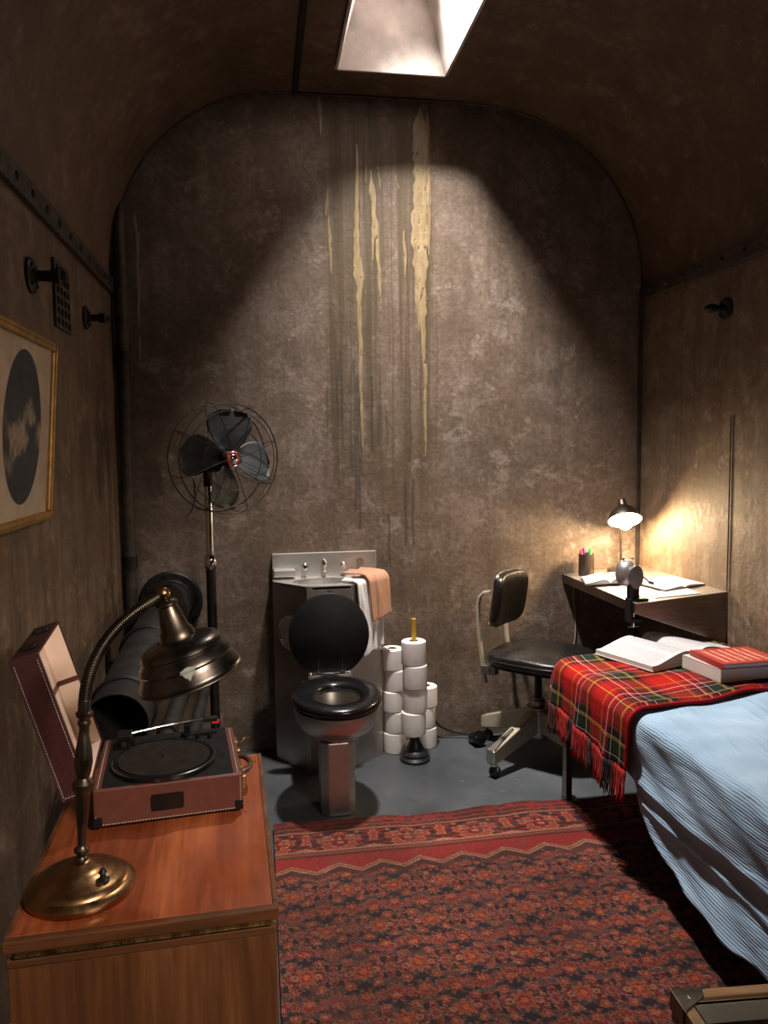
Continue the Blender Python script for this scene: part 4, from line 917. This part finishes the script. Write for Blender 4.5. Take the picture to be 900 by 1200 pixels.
# sharpener clamped to the near corner
ps = thing('pencil_sharpener', 'silver crank pencil sharpener clamped to the near corner of the desk', 'sharpener', (1.600, 3.035, dz(1.60)))
PX = Matrix.Translation((1.560, 3.060, .950))
MB().box(1.572, 1.625, 3.000, 3.075, dz(1.58)+.001, dz(1.60)+.014).box(1.548, 1.556, 3.012, 3.062, .755, dz(1.56)+.014).build('clamp', M['blackmatt'], ps, False, .002, world=True)
MB().box(1.548, 1.60, 3.012, 3.062, .742, .760).build('clamp_jaw', M['blackmatt'], ps, False, .002, world=True)
MB().cyl((1.575, 3.037, .720), (1.575, 3.037, .785), .005, n=10).cyl((1.550, 3.037, .722), (1.600, 3.037, .722), .003, n=8).build('clamp_screw', M['chrome'], ps, world=True)
MB().prism(rrect(1.575, 3.045, .040, .05, .008), dz(1.57)+.010, .905).build('stand', M['iron'], ps, False, .002, world=True)
MB().sell(.043, .046, .058, .85, .85, PX @ Matrix.Translation((-.004, .012, 0)), 32, 20).build('housing', M['steel'], ps, world=True)
MB().lathe([(1e-5, .0), (.030, .0), (.040, .008), (.043, .018), (.040, .026), (1e-5, .028)], 32, PX @ Matrix.Translation((.012, -.028, -.008)) @ Matrix.Rotation(PI/2, 4, 'X') @ Matrix.Diagonal((.75, 1.25, 1, 1))).build('shaving_cup', M['leg_steel'], ps, world=True)
for x in (-.022, .018): MB().sell(.006, .006, .008, 1, 1, PX @ Matrix.Translation((x, 0, .064)), 10, 8).build('knob', M['chrome'], ps, world=True)
cr_ = MB().tube([(1.600, 3.05, .945), (1.628, 3.045, .930), (1.640, 3.03, .915)], .004, 8).build('crank', M['chrome'], ps, world=True)
MB().cyl((1.640, 3.03, .915), (1.652, 3.012, .912), .007, n=12).build('crank_knob', M['blackgloss'], cr_, world=True)
# pen cup and felt pens
cz = dz(1.645)
pcp = thing('pen_cup', 'dark brown round pen cup at the far left end of the desk', 'cup', (1.650, 3.690, cz+.001))
MB().lathe([(1e-5, 0), (.038, 0), (.0395, .003), (.0395, .108), (.0375, .109), (.036, .106), (.036, .006), (1e-5, .005)], 36).build('cup_body', M['cork_cup'], pcp)
for nm, col, dx, dy, tx, ty, lab, ln in (('pink', (.80, .06, .07), -.014, 0, -.16, .05, 'pinkish red felt pen leaning left in the brown pen cup', .124), ('purple', (.08, .03, .20), -.002, .012, -.05, .05, 'dark purple felt pen in the brown pen cup', .128), ('green', (.02, .32, .09), .012, -.006, .10, .02, 'green felt pen standing in the brown pen cup', .130), ('lime', (.45, .75, .12), .022, .008, .16, .06, 'lime green felt pen at the right rim of the pen cup', .120)):
    p = thing('felt_pen', lab, 'pen', (1.650+dx*.6, 3.690+dy, cz+.008), (-ty, tx, 0), 'felt pens in the cup')
    mm = simple('pen_'+nm, col, .4, 0, .05, 10, 0)
    MB().cyl((0, 0, 0), (0, 0, ln*.70), .0065, n=14).build('barrel', M['blackmatt'], p); MB().cyl((0, 0, ln*.70), (0, 0, ln), .0075, .0065, n=14).build('cap', mm, p)

def open_book(name, label, loc, rz, pw, ph, th, mpage, cover, arch=.03, group=None, uneven=1.0):
    b = thing(name, label, 'book', loc, (0, 0, rz), group)
    n, m = 26, 8
    for sgn, t0 in ((-1, th*uneven), (1, th)):
        u = np.linspace(0, 1, n); x = sgn*(u*pw); z = .004+t0*(.25+.75*np.minimum(1, u*6))*(1-.30*u)+arch*np.sin(np.minimum(1, u*1.15)*PI)**.8*np.exp(-u*1.8)*1.6
        P = np.zeros((m, n, 3))
        for j in range(m): P[j, :, 0] = x; P[j, :, 1] = -ph/2+ph*j/(m-1); P[j, :, 2] = z
        uv = np.zeros((m, n, 2)); uu = u if sgn > 0 else 1-u; uv[..., 0] = uu[None, :]; uv[..., 1] = (np.arange(m)/(m-1))[:, None]
        pg_ = grid('page', P, mpage, b, uv=uv)
        vs = []; fs = []
        for yy in (-ph/2+.001, ph/2-.001):
            o0 = len(vs)
            for i in range(n): vs += [(x[i], yy, .003), (x[i], yy, z[i]-.0005)]
            for i in range(n-1): fs.append((o0+2*i, o0+2*i+2, o0+2*i+3, o0+2*i+1))
        e0 = 2*(n-1); fs.append((e0, e0+1, 2*n+e0+1, 2*n+e0))
        MB().add(vs, fs).build('page_block', M['page_edge'], b, False)
        MB().box(min(0, sgn*(pw+.003)), max(0, sgn*(pw+.003)), -ph/2-.003, ph/2+.003, 0, .003).build('cover', cover, b, False)
    return b
open_book('open_book', 'white open book with dark cover lying on the steel desk under the lamp', (1.665, 3.470, dz(1.665)+.004), math.radians(-18), .115, .20, .010, M['page'], M['cork_cup'], .012).rotation_euler = (0, math.radians(-4.5), math.radians(-18))
open_book('open_magazine', 'open magazine with brown edge lying near the right wall on the desk', (1.858, 3.243, dz(1.858)+.004), math.radians(12), .105, .22, .004, M['page'], M['cork_cup'], .006).rotation_euler = (0, math.radians(-4.5), math.radians(7))
s = MB().box(-.10, .10, -.06, .06, 0, .0015).build('loose_paper', M['page'], None, False); s.location = (1.775, 3.080, dz(1.775)+.0015); s.rotation_euler = (0, math.radians(-4.5), math.radians(-5)); tag(s, 'loose white sheet at the front edge of the desk', 'paper')

# ------------------------------------------------------------------ desk lamp
dl = thing('desk_lamp', 'small lit desk lamp with glowing bulb, standing at the back of the steel desk', 'lamp', (1.835, 3.680, dz(1.835)+.001))
MB().lathe([(1e-5, 0), (.068, 0), (.070, .004), (.066, .010), (.030, .016), (.012, .022), (1e-5, .023)], 40).build('lamp_base', M['brass_dark'], dl)
bd_ = Vector((-.10, -.52, -.85)).normalized(); bl = Vector((1.803, 3.585, 1.143))     # beam direction and bulb
SB = Matrix.Translation(bl) @ bd_.to_track_quat('Z', 'Y').to_matrix().to_4x4()
topk = SB @ Vector((0, 0, -.088))
MB().tube([(1.835, 3.680, .86), (1.833, 3.682, 1.05), (1.826, 3.680, 1.18), (1.818, 3.655, 1.225), tuple(topk)], .0055, 10).build('stem', M['brass_dark'], dl, world=True)
dsh = MB().lathe([(1e-5, -.098), (.016, -.096), (.020, -.088), (.021, -.062), (.028, -.056), (.052, -.040), (.072, -.012), (.083, .014), (.084, .021), (.0815, .020), (.070, -.010), (.050, -.036), (.028, -.050), (1e-5, -.052)], 48, SB).build('lamp_shade', M['brass_dark'], dl, world=True)
MB().lathe([(.0805, .019), (.069, -.009), (.049, -.035), (.027, -.049), (1e-5, -.051)], 48, SB @ Matrix.Translation((0, 0, .0006))).build('reflector', M['lampwhite'], dsh, world=True)
MB().sell(.036, .036, .038, 1, 1, SB @ Matrix.Translation((0, 0, .030)), 20, 12).build('bulb', M['bulb'], dl, world=True)
MB().cyl(SB @ Vector((0, 0, -.052)), SB @ Vector((0, 0, -.006)), .013, n=16).build('bulb_socket', M['chrome'], dl, world=True)
LP = SB @ Vector((0, 0, .022))

# ------------------------------------------------------------------ cords and the little fixture on the floor
c = MB().tube(bez((1.625, 3.776, .80), (1.600, 3.776, .68), (1.650, 3.776, .60), (1.625, 3.776, .45), 14)+bez((1.625, 3.776, .45), (1.60, 3.775, .30), (1.62, 3.76, .2), (1.59, 3.755, .012), 10), .0028, 6).build('lamp_cord', M['cream'], None); tag(c, 'thin pale cord hanging down the wall below the desk', 'cord')
c = MB().tube(bez((.855, 3.76, .12), (.88, 3.765, .05), (.96, 3.76, .03), (1.06, 3.735, .016), 16)+bez((1.06, 3.735, .016), (1.12, 3.70, .008), (1.16, 3.72, .008), (1.25, 3.735, .008), 10), .0055, 8).build('floor_cable', M['rubber'], None); tag(c, 'black cable trailing along the foot of the back wall beside the rolls', 'cable')
fxr = thing('floor_fixture', 'small black glass-fronted fixture on the floor behind the chair', 'fixture', (1.055, 3.650, 0))
FXM = Matrix.Translation((1.055, 3.650, .034)) @ Matrix.Rotation(math.radians(68), 4, 'X') @ Matrix.Rotation(.2, 4, 'Y')
MB().lathe([(1e-5, -.04), (.028, -.04), (.033, -.03), (.033, .028), (.036, .030), (.036, .036), (.030, .036)], 28, FXM).build('housing', M['blackgloss'], fxr, world=True)
MB().lathe([(.030, .034), (.02, .038), (1e-5, .040)], 28, FXM).build('lens', M['blackgloss'], fxr, world=True)
MB().box(1.025, 1.085, 3.640, 3.700, 0, .006).build('foot', M['blackmatt'], fxr, False, world=True)

# ------------------------------------------------------------------ bed
bed = thing('bed', 'narrow steel-framed bed with mattress along the right wall', 'bed', (1.60, 2.0, 0))
bx0, bx1, by0, by1 = 1.236, 1.968, 0.96, 2.985
for x, sx in ((bx0, 1), (bx1, -1)):
    for y, sy in ((by1, -1), (by0, 1)):
        lg = MB().box(min(x, x+sx*.042), max(x, x+sx*.042), min(y, y+sy*.005), max(y, y+sy*.005), .0180, .43).box(min(x, x+sx*.005), max(x, x+sx*.005), min(y, y+sy*.042), max(y, y+sy*.042), .0180, .43).build('leg', M['leg_steel'], bed, False, world=True)
        MB().box(min(x-.005, x+sx*.055), max(x-.005, x+sx*.055), min(y, y+sy*.055), max(y, y+sy*.055), .0180, .0215).build('foot_plate', M['leg_steel'], lg, False, world=True)
for x in (bx0, bx1-.028): MB().box(x, x+.028, by0, by1, .385, .425).build('side_rail', M['leg_steel'], bed, False, .002, world=True)
for y in (by0, by1-.028): MB().box(bx0, bx1, y, y+.028, .385, .425).build('end_rail', M['leg_steel'], bed, False, .002, world=True)
MB().box(bx0+.01, bx1-.01, by0+.01, by1-.01, .405, .425).build('base_board', M['leg_steel'], bed, False, world=True)
MB().box(bx0+.012, bx1-.012, by0+.015, by1-.015, .425, .592).build('mattress', M['mattress'], bed, False, .035, world=True, seg=4)

def drape(name, m, y0, y1, ztop, xedge, hem, nu, nv, bumpf, sidef, xr=1.972, R0=.045, thick=.004, uvs=1.0):
    """cloth across the bed: over the top from the wall, round the long edge and down to hem(y)"""
    P = np.zeros((nv, nu, 3)); UV = np.zeros((nv, nu, 2))
    for j in range(nv):
        y = y0+(y1-y0)*j/(nv-1); flat = xr-xedge-R0; arc = R0*PI/2; dn = ztop-R0-hem(y); tot = flat+arc+max(dn, .01)
        for i in range(nu):
            s_ = tot*i/(nu-1); UV[j, i] = (s_ if uvs == 1 else s_, y)
            if s_ < flat: x = xr-s_; z = ztop; k = 0
            elif s_ < flat+arc: a = (s_-flat)/R0; x = xedge+R0-R0*math.sin(a); z = ztop-R0+R0*math.cos(a); k = a/(PI/2)
            else: x = xedge; z = ztop-R0-(s_-flat-arc); k = 1
            P[j, i] = (x-k*sidef(y, z), y, z+(1-k)*bumpf(x, y))
    return grid(name, P, m, uv=UV, thick=thick)
hemz = lambda y: float(np.interp(y, [0.9, 1.6, 1.8, 2.0, 2.12, 2.23, 2.30, 2.37, 2.5, 3.0], [.175, .175, .162, .178, .20, .235, .28, .375, .45, .45]))+.004*math.sin(y*31)
def topb(x, y): return .004*math.sin(y*13+x*4)+.003*math.sin(x*21-y*17)+.0022*math.sin(y*41+math.sin(x*13)*2)
def sideb(y, z):
    d = hemz(y); fold = .395-.05*(2.36-y)*.6+.012*math.sin(y*5)
    f2 = .330-.06*(2.36-y)+.016*math.sin(y*4+1)
    o = .012*math.exp(-((z-fold)/.016)**2)-.014*(1/(1+math.exp((z-fold)/.012)))*(1)+.010*math.exp(-((z-f2)/.012)**2)*(1 if y < 2.3 else .3)
    o += .004*math.sin(y*9+z*22)+.0025*math.sin(y*23-z*51)
    fl_ = max(0, (.30-z)/.14); o += .030*min(1, fl_)**2
    return o+.006
cv_ = drape('coverlet', M['coverlet'], .93, 2.96, .606, 1.228, hemz, 170, 300, topb, sideb, thick=.005)
tag(cv_, 'pale blue ribbed cotton coverlet draped over the bed side', 'coverlet')
hb_ = lambda y: .425+.012*math.sin(y*7)-.02*(3.0-y)*.3
def topt(x, y): return topb(x, y)*.8+.012*math.exp(-((x-1.93)/.05)**2)*(1+math.sin(y*9))+.006*math.exp(-((y-2.36)/.012)**2)+.004*math.sin(x*15+y*6)
def sidet(y, z):
    d = max(0, (.60-z)/.18); return .014+d*(.006*math.sin(y*26)+.004*math.sin(y*51+1))+.012*d
bt = drape('blanket_cloth', M['tartan'], 2.335, 3.022, .622, 1.214, hb_, 150, 110, topt, sidet, thick=.006)
Pb = np.zeros(len(bt.data.vertices)*3); bt.data.vertices.foreach_get('co', Pb); Pb = Pb.reshape(110, 150, 3)
# near edge runs slightly askew and its far end drops over the bed end
for j in range(110):
    f = 1-j/109
    Pb[j, :, 1] += f*np.clip((Pb[j, :, 0]-1.214)/.75, 0, 1)**1.2*.155
    e = max(0, (j-101)/8); Pb[j, :, 2] -= .05*e*e*(Pb[j, :, 2] > .5); Pb[j, :, 1] -= .006*e
bt.data.vertices.foreach_set('co', Pb.reshape(-1)); bt.data.update()
tb_ = thing('tartan_blanket', 'red tartan wool blanket with fringe folded over the far end of the bed', 'blanket', (1.6, 2.68, .622))
bt.data.transform(full(tb_).inverted()); bt.parent = tb_
# rolled near hem
hm = MB().tube([Vector(Pb[0, i])+Vector((0, -.003, .001)) for i in range(0, 150, 2)], .0065, 8); hm.build('folded_hem', M['tartan'], tb_, world=True)
fr_ = {0: MB(), 1: MB(), 2: MB()}
N = 150
for i in range(N):
    f = i/(N-1); j = f*109; j0 = min(int(j), 108); p = Vector(Pb[j0, -1])*(1-(j-j0))+Vector(Pb[j0+1, -1])*(j-j0)
    ln = (.105+.03*random.random()); dx = (random.random()-.5)*.012; dy = (random.random()-.5)*.020; k = 0
    ph_ = ((p.y-2.335)/.17) % 1
    if .45 < ph_ < .80: k = 1 if random.random() < .7 else 2
    elif .80 < ph_ < .86: k = 2
    pts_ = [p+Vector((0, 0, .006))]+[p+Vector((dx*t*t-.006*t+.002*math.sin(t*9+i), dy*t+.0025*math.sin(t*8+i*2), -ln*t)) for t in (.2, .4, .6, .8, 1)]
    fr_[k].tube(pts_, [.0026, .0030, .0028, .0028, .0026, .0018], 5)
M['wool_red'] = simple('red_wool', (.42, .018, .014), .95, 0, .2, 30, .3); M['wool_dark'] = simple('dark_wool', (.012, .014, .016), .95, 0, .2, 30, .3); M['wool_pale'] = simple('maroon_wool', (.18, .03, .02), .95, 0, .3, 60, .3)
for k, mn, lb in ((0, 'wool_red', 'red wool fringe'), (1, 'wool_dark', 'black wool fringe'), (2, 'wool_pale', 'maroon wool fringe')):
    f = fr_[k].build('fringe', M[mn], tb_, smooth='all', world=True); f['kind'] = 'stuff'; f['label'] = lb

ob = open_book('open_book', 'large white book lying open on the tartan blanket', (1.660, 2.915, .630), math.radians(20), .250, .300, .024, M['page'], M['whitecover'], .034)
def closed_book(name, label, loc, rot, w_, h_, t_, cov, top=None):
    b = thing(name, label, 'book', loc, rot, 'closed books on the blanket')
    MB().box(0, w_, 0, h_, 0, .003).build('back_cover', cov, b, False); MB().box(0, w_, 0, h_, t_-.003, t_).build('front_cover', cov, b, False)
    MB().box(0, .004, 0, h_, 0, t_).build('spine', cov, b, False, .001); MB().box(.004, w_-.004, .003, h_-.003, .003, t_-.003).build('page_block', M['page_edge'], b, False)
    return b
closed_book('thick_book', 'thick pale-covered book beside the open book, under the red one', (1.640, 2.500, .633), (0, 0, math.radians(7)), .235, .215, .050, M['whitecover'])
rb = closed_book('red_book', 'slim red-covered book with pale lettering on top of the thick pale book', (1.642, 2.492, .6845), (0, 0, math.radians(2)), .250, .205, .020, M['redcover'])
Pq = np.array([[[.012, .008, .0204], [.246, .008, .0204]], [[.012, .198, .0204], [.246, .198, .0204]]]); uvq = np.array([[[0, 0], [0, 1]], [[1, 0], [1, 1]]])
q = grid('cover_print', Pq, M['cover_print'], rb, uv=uvq); q['label'] = 'pale blurred lettering'

# ------------------------------------------------------------------ display case corner (bottom right)
dc = thing('display_case', 'low wooden glass-topped display case with brass corner in the bottom right foreground', 'display case', (.725, 1.232, 0), (0, 0, math.radians(-4)))
WX, WY, TZc = .42, .50, .50
MB().box(.004, WX-.004, -WY+.004, -.004, .018, TZc-.055).build('case_body', M['front_wood'], dc, False, .002)
for x0, x1, y0, y1 in ((0, WX, -.022, 0), (0, WX, -WY, -WY+.022), (0, .022, -WY+.022, -.022), (WX-.022, WX, -WY+.022, -.022)): MB().box(x0, x1, y0, y1, TZc-.055, TZc).build('frame_rail', M['case_wood'], dc, False, .002)
for x0, x1, y0, y1 in ((.022, WX-.022, -.029, -.022), (.022, .029, -WY+.022, -.029)): MB().box(x0, x1, y0, y1, TZc-.055, TZc-.008).build('white_fillet', M['whitecover'], dc, False)
MB().box(.022, WX-.022, -WY+.022, -.022, TZc-.054, TZc-.048).build('lining_board', M['velvet'], dc, False)
g = NT('case_glass'); g.set(Base_Color=(.9, .92, .9), Roughness=.03, Transmission_Weight=1.0, IOR=1.45)
MB().box(.023, WX-.023, -WY+.023, -.023, TZc-.012, TZc-.008).build('glass_pane', g.m, dc, False)
cb_ = MB().prism([(-.002, .002), (-.002, -.058), (.024, -.040), (.050, -.024), (.058, .002)], TZc, TZc+.003); cb_.prism([(-.0025, .0025), (-.0025, -.050), (-.0005, -.050), (-.0005, .0005), (.050, .0005), (.050, .0025)], TZc-.035, TZc+.003)
cbo = cb_.build('brass_corner', M['brass_dark'], dc, False, .001)
MB().sell(.004, .004, .002, 1, 1, Matrix.Translation((.022, -.022, TZc+.003)), 12, 6).build('screw', M['chrome'], cbo)
